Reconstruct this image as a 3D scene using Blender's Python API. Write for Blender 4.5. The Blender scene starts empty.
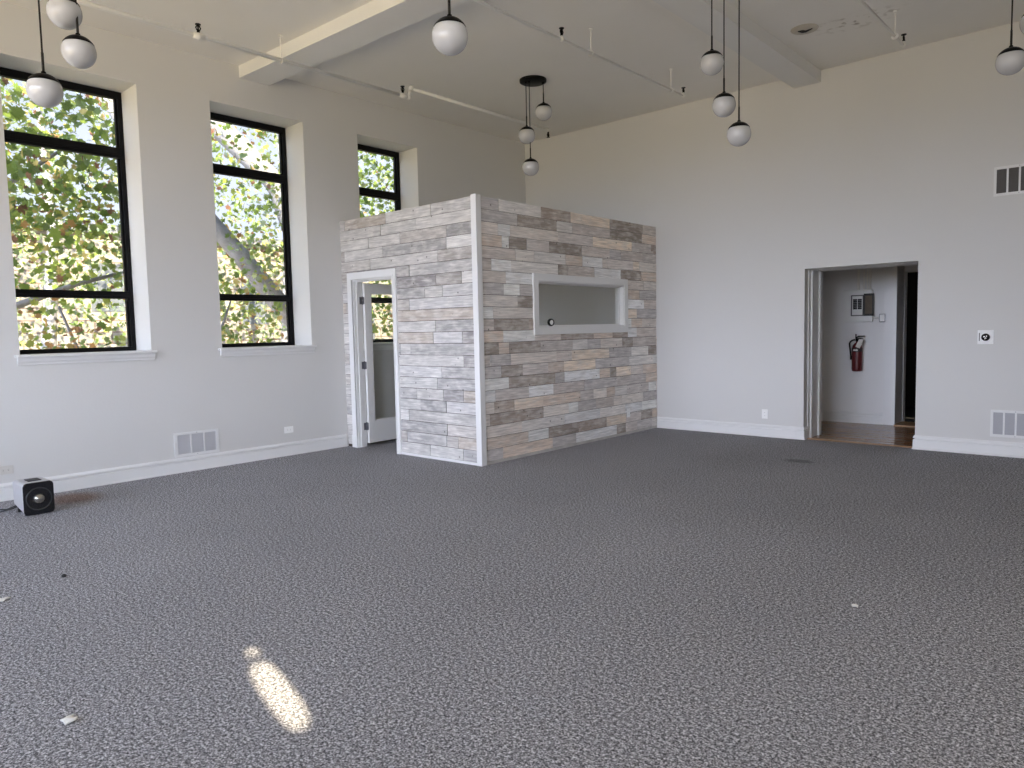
import bpy, bmesh, math, random
from mathutils import Vector, Matrix

random.seed(7)
scene = bpy.context.scene
C = scene.collection

# ------------------------------------------------------------------ camera
H = 4.627
F_PX = 723.5942
YAW, PITCH, ROLL = -0.7301, -0.0741, -0.0215
cam_d = bpy.data.cameras.new('camera')
cam_d.sensor_fit = 'HORIZONTAL'
cam_d.sensor_width = 36.0
cam_d.lens = F_PX * 36.0 / 1024.0
cam_d.clip_start = 0.05
cam_d.clip_end = 300
cam = bpy.data.objects.new('camera', cam_d)
C.objects.link(cam)
fw = Vector((math.sin(YAW) * math.cos(PITCH), math.cos(YAW) * math.cos(PITCH), math.sin(PITCH)))
rt = Vector((math.cos(YAW), -math.sin(YAW), 0))
up = rt.cross(fw)
R2 = math.cos(ROLL) * rt + math.sin(ROLL) * up
U2 = math.cos(ROLL) * up - math.sin(ROLL) * rt
m = Matrix((R2, U2, -fw)).transposed().to_4x4()
m.translation = Vector((8.0728, -9.469, 1.5))
cam.matrix_world = m
scene.camera = cam

# ------------------------------------------------------------------ view, world, sun, window portals, added fill lights
scene.view_settings.view_transform = 'Standard'
scene.view_settings.look = 'None'
scene.view_settings.gamma = 1.0
scene.view_settings.use_curve_mapping = False
scene.view_settings.exposure = 0.0
scene.cycles.use_denoising = True
scene.cycles.max_bounces = 10
scene.cycles.diffuse_bounces = 6
scene.cycles.transparent_max_bounces = 16
scene.cycles.sample_clamp_indirect = 6.0

GROUND_LOW, GROUND_MID, GROUND_FAR = (0.64, 0.52, 0.34), (0.70, 0.57, 0.38), (0.25, 0.215, 0.15)
SKY_LOW, SKY_HIGH = (0.97, 1.04, 1.27), (0.38, 0.52, 0.78)
SKY_SHADE_SIDE, SKY_SUN_SIDE = 1.05, 16.2
w = bpy.data.worlds.new('sky')
scene.world = w
w.use_nodes = True
nt = w.node_tree
for n in list(nt.nodes):
    nt.nodes.remove(n)
tc = nt.nodes.new('ShaderNodeTexCoord')
sp = nt.nodes.new('ShaderNodeSeparateXYZ')
rp = nt.nodes.new('ShaderNodeValToRGB')
bg = nt.nodes.new('ShaderNodeBackground')
wo = nt.nodes.new('ShaderNodeOutputWorld')
mr = nt.nodes.new('ShaderNodeMapRange')
mr.inputs['From Min'].default_value = -0.5
mr.inputs['From Max'].default_value = 0.5
nt.links.new(tc.outputs['Generated'], sp.inputs[0])
nt.links.new(sp.outputs['Z'], mr.inputs['Value'])
nt.links.new(mr.outputs[0], rp.inputs[0])
e = rp.color_ramp.elements
e[0].position = 0.0
e[0].color = (*GROUND_LOW, 1)
e[1].position = 1.0
e[1].color = (*SKY_HIGH, 1)
a = e.new(0.26); a.color = (*GROUND_MID, 1)
a = e.new(0.40); a.color = (*GROUND_FAR, 1)
a = e.new(0.485); a.color = (*GROUND_FAR, 1)
a = e.new(0.53); a.color = (*SKY_LOW, 1)
a = e.new(0.72); a.color = (*SKY_LOW, 1)
# the half of the sky on the sun's side is the brighter one
dt = nt.nodes.new('ShaderNodeVectorMath'); dt.operation = 'DOT_PRODUCT'
nt.links.new(tc.outputs['Generated'], dt.inputs[0])
dt.inputs[1].default_value = (0.40, -0.916, 0.0)
m2 = nt.nodes.new('ShaderNodeMapRange'); m2.interpolation_type = 'SMOOTHSTEP'
m2.inputs['From Min'].default_value = 0.5
m2.inputs['From Max'].default_value = 0.95
m2.inputs['To Min'].default_value = SKY_SHADE_SIDE
m2.inputs['To Max'].default_value = SKY_SUN_SIDE
nt.links.new(dt.outputs['Value'], m2.inputs['Value'])
nt.links.new(m2.outputs[0], bg.inputs[1])
nt.links.new(rp.outputs[0], bg.inputs[0])
nt.links.new(bg.outputs[0], wo.inputs[0])

SUN_EL, SUN_DIR = math.radians(28), Vector((0.971, -0.24, 0)).normalized()
sd = bpy.data.lights.new('sun', 'SUN')
sd.energy = 24
sd.angle = math.radians(0.6)
sd.color = (1.0, 0.86, 0.61)
so = bpy.data.objects.new('sun', sd)
C.objects.link(so)
to_sun = (SUN_DIR * math.cos(SUN_EL) + Vector((0, 0, math.sin(SUN_EL)))).normalized()
so.rotation_euler = to_sun.to_track_quat('Z', 'Y').to_euler()
so.location = (20, -10, 20)

ROOM_X, ROOM_Y = 9.62, -12.6
# small gaps in the right wall (y, z) that let the sun reach the carpet
SUN_GAP, SMALL_GAP = (-9.012, 2.350), (-8.992, 2.595)
# window openings of the wall behind the camera, from 0.95 to 4.2 high
FRONT_WINS = [(0.7, 2.7), (3.5, 5.5), (6.3, 8.3)]
FZ0, FZ1 = 0.95, 4.2


def portal(loc, aim, sx, sy):
    d = bpy.data.lights.new('window_portal', 'AREA')
    d.shape = 'RECTANGLE'
    d.size, d.size_y = sx, sy
    d.cycles.is_portal = True
    o = bpy.data.objects.new('window_portal', d)
    C.objects.link(o)
    o.location = loc
    o.rotation_euler = (-Vector(aim)).to_track_quat('Z', 'Y').to_euler()


# fill lights added along the windowless right wall to lift faces turned to it
RIGHT_FILLS = [(-7.3, -5.9), (-11.9, -10.5)]
for (a0, a1) in RIGHT_FILLS:
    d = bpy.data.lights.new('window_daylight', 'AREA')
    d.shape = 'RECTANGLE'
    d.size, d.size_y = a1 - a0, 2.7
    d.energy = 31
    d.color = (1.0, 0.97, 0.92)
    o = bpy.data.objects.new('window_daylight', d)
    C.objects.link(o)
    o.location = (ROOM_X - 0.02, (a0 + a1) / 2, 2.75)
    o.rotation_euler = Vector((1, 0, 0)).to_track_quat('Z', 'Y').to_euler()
for (a0, a1) in FRONT_WINS:
    portal(((a0 + a1) / 2, ROOM_Y - 0.45, (FZ0 + FZ1) / 2), (0, 1, 0), a1 - a0, FZ1 - FZ0)
for (a0, a1) in ((-7.452, -6.244), (-5.457, -4.265), (-3.441, -2.394)):
    portal((-0.49, (a0 + a1) / 2, 2.76), (1, 0, 0), a1 - a0, 2.79)


# ------------------------------------------------------------------ materials
def mat(name, col=(0.8, 0.8, 0.8), rough=0.5, metal=0.0, spec=0.5, noise=0.0, nscale=8.0, bump=0.0, bscale=60.0):
    mm = bpy.data.materials.new(name)
    mm.use_nodes = True
    t = mm.node_tree
    b = t.nodes['Principled BSDF']
    b.inputs['Roughness'].default_value = rough
    b.inputs['Metallic'].default_value = metal
    b.inputs['Specular IOR Level'].default_value = spec
    b.inputs['Base Color'].default_value = (*col, 1)
    co = t.nodes.new('ShaderNodeTexCoord')
    if noise > 0:
        n = t.nodes.new('ShaderNodeTexNoise')
        n.inputs['Scale'].default_value = nscale
        n.inputs['Detail'].default_value = 4
        t.links.new(co.outputs['Object'], n.inputs['Vector'])
        mx = t.nodes.new('ShaderNodeMix')
        mx.data_type = 'RGBA'
        mx.inputs['A'].default_value = (*[max(0, c * (1 - noise)) for c in col], 1)
        mx.inputs['B'].default_value = (*[min(1, c * (1 + noise)) for c in col], 1)
        t.links.new(n.outputs['Fac'], mx.inputs['Factor'])
        t.links.new(mx.outputs['Result'], b.inputs['Base Color'])
    if bump > 0:
        n2 = t.nodes.new('ShaderNodeTexNoise')
        n2.inputs['Scale'].default_value = bscale
        n2.inputs['Detail'].default_value = 3
        t.links.new(co.outputs['Object'], n2.inputs['Vector'])
        bp = t.nodes.new('ShaderNodeBump')
        bp.inputs['Strength'].default_value = bump
        bp.inputs['Distance'].default_value = 0.01
        t.links.new(n2.outputs['Fac'], bp.inputs['Height'])
        t.links.new(bp.outputs[0], b.inputs['Normal'])
    return mm


M_WALL = mat('wall_paint', (0.655, 0.65, 0.635), 0.7, noise=0.012, nscale=1.5, bump=0.06, bscale=40)
M_HALLWALL = mat('hall_paint', (0.78, 0.775, 0.77), 0.6, noise=0.012, nscale=1.5)
M_TRIM = mat('trim_paint', (0.76, 0.76, 0.755), 0.35)
M_SASH = mat('black_sash', (0.005, 0.005, 0.006), 0.5, spec=0.15)
M_BLACK = mat('black_metal', (0.003, 0.003, 0.003), 0.4, spec=0.1)
M_ROD = mat('rod_bronze', (0.014, 0.012, 0.010), 0.4, spec=0.3)
M_GLOBE = mat('opal_glass', (0.50, 0.50, 0.505), 0.05, spec=0.6)
M_PIPE = mat('painted_pipe', (0.86, 0.84, 0.79), 0.45)
M_WHITE = mat('white_plastic', (0.90, 0.90, 0.89), 0.4)
M_IVORY = mat('ivory_plastic', (0.62, 0.60, 0.56), 0.4)
M_SLOT = mat('dark_slot', (0.02, 0.02, 0.02), 0.6)
M_GREYSLAT = mat('grey_slat', (0.42, 0.42, 0.44), 0.5)
M_DARKSLAT = mat('dark_slat', (0.085, 0.078, 0.072), 0.6)
M_STEEL = mat('steel', (0.42, 0.42, 0.44), 0.3, metal=0.9)
M_DARKSTEEL = mat('hinge_steel', (0.16, 0.16, 0.18), 0.4, metal=0.7)
M_SILVER = mat('brushed_silver', (0.50, 0.49, 0.50), 0.42, metal=0.35, noise=0.06, nscale=30)
M_GLOSSBLACK = mat('gloss_black', (0.008, 0.008, 0.010), 0.18)
M_PANELGREY = mat('panel_grey', (0.78, 0.78, 0.76), 0.45)
M_BREAKER = mat('breaker_black', (0.012, 0.012, 0.014), 0.5)
M_BROWNDOOR = mat('panel_door_brown', (0.10, 0.075, 0.05), 0.6, noise=0.3, nscale=18)
M_RED = mat('extinguisher_red', (0.10, 0.008, 0.010), 0.35)
M_RUBBER = mat('black_rubber', (0.01, 0.01, 0.01), 0.5)
M_TAG = mat('paper_tag', (0.62, 0.6, 0.55), 0.7, noise=0.25, nscale=90)
M_SCRAP = mat('paper_scrap', (0.72, 0.70, 0.66), 0.8)
M_DARKROOM = mat('unlit_room_paint', (0.02, 0.02, 0.022), 0.8)  # near-black colour stands in for the lack of light in there
M_BARK = mat('bark', (0.22, 0.215, 0.235), 0.9, noise=0.55, nscale=9, bump=0.8, bscale=22)
M_GROUND = mat('dry_ground', (0.42, 0.36, 0.24), 0.9, noise=0.5, nscale=0.8)
M_ROOFEDGE = mat('roof_edge', (0.16, 0.16, 0.18), 0.7)


def ceiling_material():
    mm = mat('ceiling_paint', (0.60, 0.575, 0.53), 0.8, bump=0.10, bscale=25)
    t = mm.node_tree
    b = t.nodes['Principled BSDF']
    co = t.nodes.new('ShaderNodeTexCoord')
    # faint broad patchiness of the old plaster
    n = t.nodes.new('ShaderNodeTexNoise'); n.inputs['Scale'].default_value = 1.3; n.inputs['Detail'].default_value = 5
    t.links.new(co.outputs['Object'], n.inputs['Vector'])
    mx = t.nodes.new('ShaderNodeMix'); mx.data_type = 'RGBA'
    mx.inputs['A'].default_value = (0.77, 0.75, 0.70, 1)
    mx.inputs['B'].default_value = (0.84, 0.82, 0.77, 1)
    t.links.new(n.outputs['Fac'], mx.inputs['Factor'])
    # peeling stain beside the ceiling plate at (5.15, -1.42)
    mp = t.nodes.new('ShaderNodeMapping')
    mp.inputs['Location'].default_value = (-5.62 * 1.6, 1.25 * 3.4, -H)
    mp.inputs['Scale'].default_value = (1.6, 3.4, 1)
    t.links.new(co.outputs['Object'], mp.inputs['Vector'])
    ln = t.nodes.new('ShaderNodeVectorMath'); ln.operation = 'LENGTH'
    t.links.new(mp.outputs[0], ln.inputs[0])
    mr1 = t.nodes.new('ShaderNodeMapRange')
    mr1.inputs['From Min'].default_value = 0.15; mr1.inputs['From Max'].default_value = 0.85
    mr1.inputs['To Min'].default_value = 1; mr1.inputs['To Max'].default_value = 0
    t.links.new(ln.outputs['Value'], mr1.inputs['Value'])
    n3 = t.nodes.new('ShaderNodeTexNoise'); n3.inputs['Scale'].default_value = 11; n3.inputs['Detail'].default_value = 6
    t.links.new(co.outputs['Object'], n3.inputs['Vector'])
    mr2 = t.nodes.new('ShaderNodeMapRange')
    mr2.inputs['From Min'].default_value = 0.52; mr2.inputs['From Max'].default_value = 0.66
    t.links.new(n3.outputs['Fac'], mr2.inputs['Value'])
    mul = t.nodes.new('ShaderNodeMath'); mul.operation = 'MULTIPLY'
    t.links.new(mr1.outputs[0], mul.inputs[0]); t.links.new(mr2.outputs[0], mul.inputs[1])
    mx2 = t.nodes.new('ShaderNodeMix'); mx2.data_type = 'RGBA'
    t.links.new(mul.outputs[0], mx2.inputs['Factor'])
    t.links.new(mx.outputs['Result'], mx2.inputs['A'])
    mx2.inputs['B'].default_value = (0.36, 0.32, 0.26, 1)
    t.links.new(mx2.outputs['Result'], b.inputs['Base Color'])
    return mm


M_CEIL = ceiling_material()
M_GAP = mat('board_gap', (0.06, 0.045, 0.035), 0.9)
M_BEAM = mat('beam_paint', (0.74, 0.735, 0.71), 0.7, noise=0.02, nscale=3)


def carpet_material():
    mm = mat('loop_carpet', (0.15, 0.145, 0.155), 0.95, spec=0.04)
    t = mm.node_tree
    b = t.nodes['Principled BSDF']
    b.inputs['Sheen Weight'].default_value = 0.0
    co = t.nodes.new('ShaderNodeTexCoord')
    n = t.nodes.new('ShaderNodeTexNoise'); n.inputs['Scale'].default_value = 125; n.inputs['Detail'].default_value = 4
    n.inputs['Roughness'].default_value = 0.75
    t.links.new(co.outputs['Object'], n.inputs['Vector'])
    nb = t.nodes.new('ShaderNodeTexNoise'); nb.inputs['Scale'].default_value = 60; nb.inputs['Detail'].default_value = 2
    t.links.new(co.outputs['Object'], nb.inputs['Vector'])
    av = t.nodes.new('ShaderNodeMix'); av.data_type = 'FLOAT'; av.inputs['Factor'].default_value = 0.29
    t.links.new(n.outputs['Fac'], av.inputs['A']); t.links.new(nb.outputs['Fac'], av.inputs['B'])
    rp = t.nodes.new('ShaderNodeValToRGB')
    el = rp.color_ramp.elements
    el[0].position = 0.395; el[0].color = (0.030, 0.029, 0.033, 1)
    el[1].position = 0.625; el[1].color = (0.78, 0.77, 0.81, 1)
    q = el.new(0.5); q.color = (0.21, 0.206, 0.217, 1)
    t.links.new(av.outputs['Result'], rp.inputs[0])
    # wide, slight tonal drift
    n4 = t.nodes.new('ShaderNodeTexNoise'); n4.inputs['Scale'].default_value = 0.7; n4.inputs['Detail'].default_value = 3
    t.links.new(co.outputs['Object'], n4.inputs['Vector'])
    mr0 = t.nodes.new('ShaderNodeMapRange'); mr0.inputs['To Min'].default_value = 0.86; mr0.inputs['To Max'].default_value = 1.14
    t.links.new(n4.outputs['Fac'], mr0.inputs['Value'])
    sc = t.nodes.new('ShaderNodeVectorMath'); sc.operation = 'SCALE'
    t.links.new(rp.outputs[0], sc.inputs[0]); t.links.new(mr0.outputs[0], sc.inputs['Scale'])
    # rusty stain beside the speaker
    mp = t.nodes.new('ShaderNodeMapping')
    mp.inputs['Scale'].default_value = (1 / 0.34, 1 / 0.30, 1)
    mp.inputs['Location'].default_value = (-0.42 / 0.34, 7.22 / 0.30, 0)
    t.links.new(co.outputs['Object'], mp.inputs['Vector'])
    ln = t.nodes.new('ShaderNodeVectorMath'); ln.operation = 'LENGTH'
    t.links.new(mp.outputs[0], ln.inputs[0])
    mr1 = t.nodes.new('ShaderNodeMapRange')
    mr1.inputs['From Min'].default_value = 0.45; mr1.inputs['From Max'].default_value = 1.0
    mr1.inputs['To Min'].default_value = 0.75; mr1.inputs['To Max'].default_value = 0
    t.links.new(ln.outputs['Value'], mr1.inputs['Value'])
    mx = t.nodes.new('ShaderNodeMix'); mx.data_type = 'RGBA'; mx.blend_type = 'MULTIPLY'
    mx.inputs['B'].default_value = (0.66, 0.44, 0.32, 1)
    t.links.new(mr1.outputs[0], mx.inputs['Factor']); t.links.new(sc.outputs[0], mx.inputs['A'])
    # small dark scuff near the hall opening at (5.16, -1.53)
    mp2 = t.nodes.new('ShaderNodeMapping')
    mp2.inputs['Rotation'].default_value = (0, 0, 0.0)
    mp2.inputs['Scale'].default_value = (1 / 0.20, 1 / 0.13, 1)
    mp2.inputs['Location'].default_value = (-5.17 / 0.20, 1.53 / 0.13, 0)
    t.links.new(co.outputs['Object'], mp2.inputs['Vector'])
    ln2 = t.nodes.new('ShaderNodeVectorMath'); ln2.operation = 'LENGTH'
    t.links.new(mp2.outputs[0], ln2.inputs[0])
    mr3 = t.nodes.new('ShaderNodeMapRange')
    mr3.inputs['From Min'].default_value = 0.5; mr3.inputs['From Max'].default_value = 1.0
    mr3.inputs['To Min'].default_value = 0.6; mr3.inputs['To Max'].default_value = 0
    t.links.new(ln2.outputs['Value'], mr3.inputs['Value'])
    mx3 = t.nodes.new('ShaderNodeMix'); mx3.data_type = 'RGBA'; mx3.blend_type = 'MULTIPLY'
    mx3.inputs['B'].default_value = (0.4, 0.4, 0.4, 1)
    t.links.new(mr3.outputs[0], mx3.inputs['Factor']); t.links.new(mx.outputs['Result'], mx3.inputs['A'])
    t.links.new(mx3.outputs['Result'], b.inputs['Base Color'])
    bp = t.nodes.new('ShaderNodeBump'); bp.inputs['Strength'].default_value = 0.2; bp.inputs['Distance'].default_value = 0.004
    t.links.new(n.outputs['Fac'], bp.inputs['Height'])
    t.links.new(bp.outputs[0], b.inputs['Normal'])
    return mm


M_CARPET = carpet_material()


def plank_material(name, along):
    """whitewashed reclaimed board; per-board tone comes from the 'tone' colour attribute"""
    mm = mat(name, (0.5, 0.5, 0.5), 0.8, spec=0.2)
    t = mm.node_tree
    b = t.nodes['Principled BSDF']
    at = t.nodes.new('ShaderNodeAttribute'); at.attribute_name = 'tone'
    sft = t.nodes.new('ShaderNodeAttribute'); sft.attribute_name = 'shift'
    co = t.nodes.new('ShaderNodeTexCoord')
    add = t.nodes.new('ShaderNodeVectorMath'); add.operation = 'MULTIPLY_ADD'
    t.links.new(sft.outputs['Color'], add.inputs[0])
    add.inputs[1].default_value = (37, 37, 37)
    t.links.new(co.outputs['Object'], add.inputs[2])
    mp = t.nodes.new('ShaderNodeMapping')
    mp.inputs['Scale'].default_value = (4, 30, 60) if along == 'x' else (30, 4, 60)
    t.links.new(add.outputs[0], mp.inputs['Vector'])
    g = t.nodes.new('ShaderNodeTexNoise'); g.inputs['Scale'].default_value = 1.0; g.inputs['Detail'].default_value = 6
    g.inputs['Roughness'].default_value = 0.65
    t.links.new(mp.outputs[0], g.inputs['Vector'])
    mp2 = t.nodes.new('ShaderNodeMapping')
    mp2.inputs['Scale'].default_value = (5, 5, 12)
    t.links.new(add.outputs[0], mp2.inputs['Vector'])
    g2 = t.nodes.new('ShaderNodeTexNoise'); g2.inputs['Scale'].default_value = 1.4; g2.inputs['Detail'].default_value = 5
    t.links.new(mp2.outputs[0], g2.inputs['Vector'])
    # whitewash over the board where the blotch noise is high
    mr1 = t.nodes.new('ShaderNodeMapRange')
    mr1.inputs['From Min'].default_value = 0.42; mr1.inputs['From Max'].default_value = 0.68
    mr1.inputs['To Max'].default_value = 0.5
    t.links.new(g2.outputs['Fac'], mr1.inputs['Value'])
    mx = t.nodes.new('ShaderNodeMix'); mx.data_type = 'RGBA'
    t.links.new(mr1.outputs[0], mx.inputs['Factor'])
    t.links.new(at.outputs['Color'], mx.inputs['A'])
    mx.inputs['B'].default_value = (0.82, 0.79, 0.75, 1)
    # grain
    mr2 = t.nodes.new('ShaderNodeMapRange')
    mr2.inputs['From Min'].default_value = 0.30; mr2.inputs['From Max'].default_value = 0.70
    mr2.inputs['To Min'].default_value = 0.68; mr2.inputs['To Max'].default_value = 1.22
    t.links.new(g.outputs['Fac'], mr2.inputs['Value'])
    sc = t.nodes.new('ShaderNodeVectorMath'); sc.operation = 'SCALE'
    t.links.new(mx.outputs['Result'], sc.inputs[0]); t.links.new(mr2.outputs[0], sc.inputs['Scale'])
    # knots and nail holes
    vo = t.nodes.new('ShaderNodeTexVoronoi'); vo.inputs['Scale'].default_value = 7
    t.links.new(add.outputs[0], vo.inputs['Vector'])
    mr3 = t.nodes.new('ShaderNodeMapRange')
    mr3.inputs['From Min'].default_value = 0.04; mr3.inputs['From Max'].default_value = 0.10
    mr3.inputs['To Min'].default_value = 0.35; mr3.inputs['To Max'].default_value = 1
    t.links.new(vo.outputs['Distance'], mr3.inputs['Value'])
    sc2 = t.nodes.new('ShaderNodeVectorMath'); sc2.operation = 'SCALE'
    t.links.new(sc.outputs[0], sc2.inputs[0]); t.links.new(mr3.outputs[0], sc2.inputs['Scale'])
    t.links.new(sc2.outputs[0], b.inputs['Base Color'])
    bp = t.nodes.new('ShaderNodeBump'); bp.inputs['Strength'].default_value = 0.4; bp.inputs['Distance'].default_value = 0.004
    t.links.new(g.outputs['Fac'], bp.inputs['Height'])
    t.links.new(bp.outputs[0], b.inputs['Normal'])
    return mm


M_PLANKX = plank_material('board_front', 'x')
M_PLANKY = plank_material('board_side', 'y')


def glass_material():
    mm = bpy.data.materials.new('window_glass')
    mm.use_nodes = True
    t = mm.node_tree
    for n in list(t.nodes):
        t.nodes.remove(n)
    tr = t.nodes.new('ShaderNodeBsdfTransparent'); tr.inputs[0].default_value = (0.97, 0.98, 0.975, 1)
    gl = t.nodes.new('ShaderNodeBsdfGlossy'); gl.inputs['Roughness'].default_value = 0.03
    lw_ = t.nodes.new('ShaderNodeLayerWeight')
    pw = t.nodes.new('ShaderNodeMath'); pw.operation = 'POWER'; pw.inputs[1].default_value = 5
    t.links.new(lw_.outputs['Facing'], pw.inputs[0])
    fr = t.nodes.new('ShaderNodeMath'); fr.operation = 'MULTIPLY_ADD'; fr.inputs[1].default_value = 0.7; fr.inputs[2].default_value = 0.035
    t.links.new(pw.outputs[0], fr.inputs[0])
    mx = t.nodes.new('ShaderNodeMixShader'); o = t.nodes.new('ShaderNodeOutputMaterial')
    t.links.new(fr.outputs[0], mx.inputs[0]); t.links.new(tr.outputs[0], mx.inputs[1]); t.links.new(gl.outputs[0], mx.inputs[2])
    t.links.new(mx.outputs[0], o.inputs[0])
    return mm


M_GLASS = glass_material()


def leaf_material():
    mm = bpy.data.materials.new('maple_leaf')
    mm.use_nodes = True
    t = mm.node_tree
    for n in list(t.nodes):
        t.nodes.remove(n)
    at = t.nodes.new('ShaderNodeAttribute'); at.attribute_name = 'tone'
    df = t.nodes.new('ShaderNodeBsdfDiffuse')
    tl = t.nodes.new('ShaderNodeBsdfTranslucent')
    mx = t.nodes.new('ShaderNodeMixShader'); mx.inputs[0].default_value = 0.5
    o = t.nodes.new('ShaderNodeOutputMaterial')
    t.links.new(at.outputs['Color'], df.inputs[0]); t.links.new(at.outputs['Color'], tl.inputs[0])
    t.links.new(df.outputs[0], mx.inputs[1]); t.links.new(tl.outputs[0], mx.inputs[2])
    t.links.new(mx.outputs[0], o.inputs[0])
    return mm


M_LEAF = leaf_material()


def wood_floor_material():
    mm = mat('varnished_floor', (0.2, 0.1, 0.05), 0.22, spec=0.35)
    t = mm.node_tree
    b = t.nodes['Principled BSDF']
    co = t.nodes.new('ShaderNodeTexCoord')
    br = t.nodes.new('ShaderNodeTexBrick')
    br.inputs['Scale'].default_value = 1.0
    br.inputs['Brick Width'].default_value = 0.9
    br.inputs['Row Height'].default_value = 0.057
    br.inputs['Mortar Size'].default_value = 0.0015
    br.inputs['Color1'].default_value = (0.34, 0.19, 0.10, 1)
    br.inputs['Color2'].default_value = (0.25, 0.13, 0.07, 1)
    br.inputs['Mortar'].default_value = (0.05, 0.02, 0.01, 1)
    t.links.new(co.outputs['Object'], br.inputs['Vector'])
    t.links.new(br.outputs['Color'], b.inputs['Base Color'])
    n = t.nodes.new('ShaderNodeTexNoise'); n.inputs['Scale'].default_value = 14
    t.links.new(co.outputs['Object'], n.inputs['Vector'])
    bp = t.nodes.new('ShaderNodeBump'); bp.inputs['Strength'].default_value = 0.25; bp.inputs['Distance'].default_value = 0.01
    t.links.new(n.outputs['Fac'], bp.inputs['Height'])
    t.links.new(bp.outputs[0], b.inputs['Normal'])
    return mm


M_WOODFLOOR = wood_floor_material()
M_OAKEDGE = mat('oak_threshold', (0.30, 0.17, 0.075), 0.35, noise=0.2, nscale=20)


def facade_material():
    mm = mat('block_facade', (0.4, 0.35, 0.3), 0.9)
    t = mm.node_tree
    b = t.nodes['Principled BSDF']
    co = t.nodes.new('ShaderNodeTexCoord')
    mp = t.nodes.new('ShaderNodeMapping'); mp.inputs['Rotation'].default_value = (math.radians(90), 0, math.radians(90))
    sx = t.nodes.new('ShaderNodeSeparateXYZ'); cx = t.nodes.new('ShaderNodeCombineXYZ')
    t.links.new(co.outputs['Object'], sx.inputs[0])
    t.links.new(sx.outputs['Y'], cx.inputs['X']); t.links.new(sx.outputs['Z'], cx.inputs['Y'])
    br = t.nodes.new('ShaderNodeTexBrick')
    br.inputs['Scale'].default_value = 1.0
    br.inputs['Brick Width'].default_value = 0.9
    br.inputs['Row Height'].default_value = 0.34
    br.inputs['Mortar Size'].default_value = 0.02
    br.inputs['Color1'].default_value = (0.25, 0.235, 0.205, 1)
    br.inputs['Color2'].default_value = (0.205, 0.185, 0.16, 1)
    br.inputs['Mortar'].default_value = (0.12, 0.085, 0.07, 1)
    t.links.new(cx.outputs[0], br.inputs['Vector'])
    t.links.new(br.outputs['Color'], b.inputs['Base Color'])
    return mm


M_FACADE = facade_material()


# ------------------------------------------------------------------ mesh helpers
def link(name, bm, m_, parent=None, smooth=False):
    me = bpy.data.meshes.new(name)
    bm.normal_update()
    bm.to_mesh(me)
    bm.free()
    if m_ is not None:
        for mm in (m_ if isinstance(m_, (list, tuple)) else [m_]):
            me.materials.append(mm)
    if smooth:
        for p in me.polygons:
            p.use_smooth = True
    o = bpy.data.objects.new(name, me)
    C.objects.link(o)
    if parent is not None:
        o.parent = parent
        o.matrix_parent_inverse = world_of(parent).inverted()
    return o


def world_of(p):
    if p.parent is None:
        return p.matrix_basis.copy()
    return world_of(p.parent) @ p.matrix_parent_inverse @ p.matrix_basis


def box(bm, x0, x1, y0, y1, z0, z1, bevel=0.0):
    r = bmesh.ops.create_cube(bm, size=1.0)
    vs = r['verts']
    for v in vs:
        v.co.x = x0 + (v.co.x + 0.5) * (x1 - x0)
        v.co.y = y0 + (v.co.y + 0.5) * (y1 - y0)
        v.co.z = z0 + (v.co.z + 0.5) * (z1 - z0)
    if bevel > 0:
        es = list({e_ for v in vs for e_ in v.link_edges})
        bmesh.ops.bevel(bm, geom=es, offset=bevel, segments=2, affect='EDGES', profile=0.6)
    return bm


def tube(bm, p0, p1, r0, r1=None, n=16, cap=True):
    r1 = r0 if r1 is None else r1
    p0, p1 = Vector(p0), Vector(p1)
    d = (p1 - p0).normalized()
    a_ = d.orthogonal().normalized()
    b_ = d.cross(a_)
    A, B = [], []
    for i in range(n):
        t_ = 2 * math.pi * i / n
        o_ = math.cos(t_) * a_ + math.sin(t_) * b_
        A.append(bm.verts.new(p0 + o_ * r0))
        B.append(bm.verts.new(p1 + o_ * r1))
    for i in range(n):
        f = bm.faces.new((A[i], A[(i + 1) % n], B[(i + 1) % n], B[i]))
        f.smooth = True
    if cap:
        bm.faces.new(list(reversed(A)))
        bm.faces.new(B)


def poly_tube(bm, pts, radii, n=12):
    rings = []
    a_ = None
    for i, p in enumerate(pts):
        p = Vector(p)
        d = (Vector(pts[min(i + 1, len(pts) - 1)]) - Vector(pts[max(i - 1, 0)])).normalized()
        if a_ is None:
            a_ = d.orthogonal().normalized()
        else:
            a_ = (a_ - d * a_.dot(d)).normalized()
        b_ = d.cross(a_)
        r = radii[i] if isinstance(radii, (list, tuple)) else radii
        rings.append([bm.verts.new(p + (math.cos(2 * math.pi * k / n) * a_ + math.sin(2 * math.pi * k / n) * b_) * r) for k in range(n)])
    for q in range(len(rings) - 1):
        for k in range(n):
            f = bm.faces.new((rings[q][k], rings[q][(k + 1) % n], rings[q + 1][(k + 1) % n], rings[q + 1][k]))
            f.smooth = True
    bm.faces.new(list(reversed(rings[0])))
    bm.faces.new(rings[-1])


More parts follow.
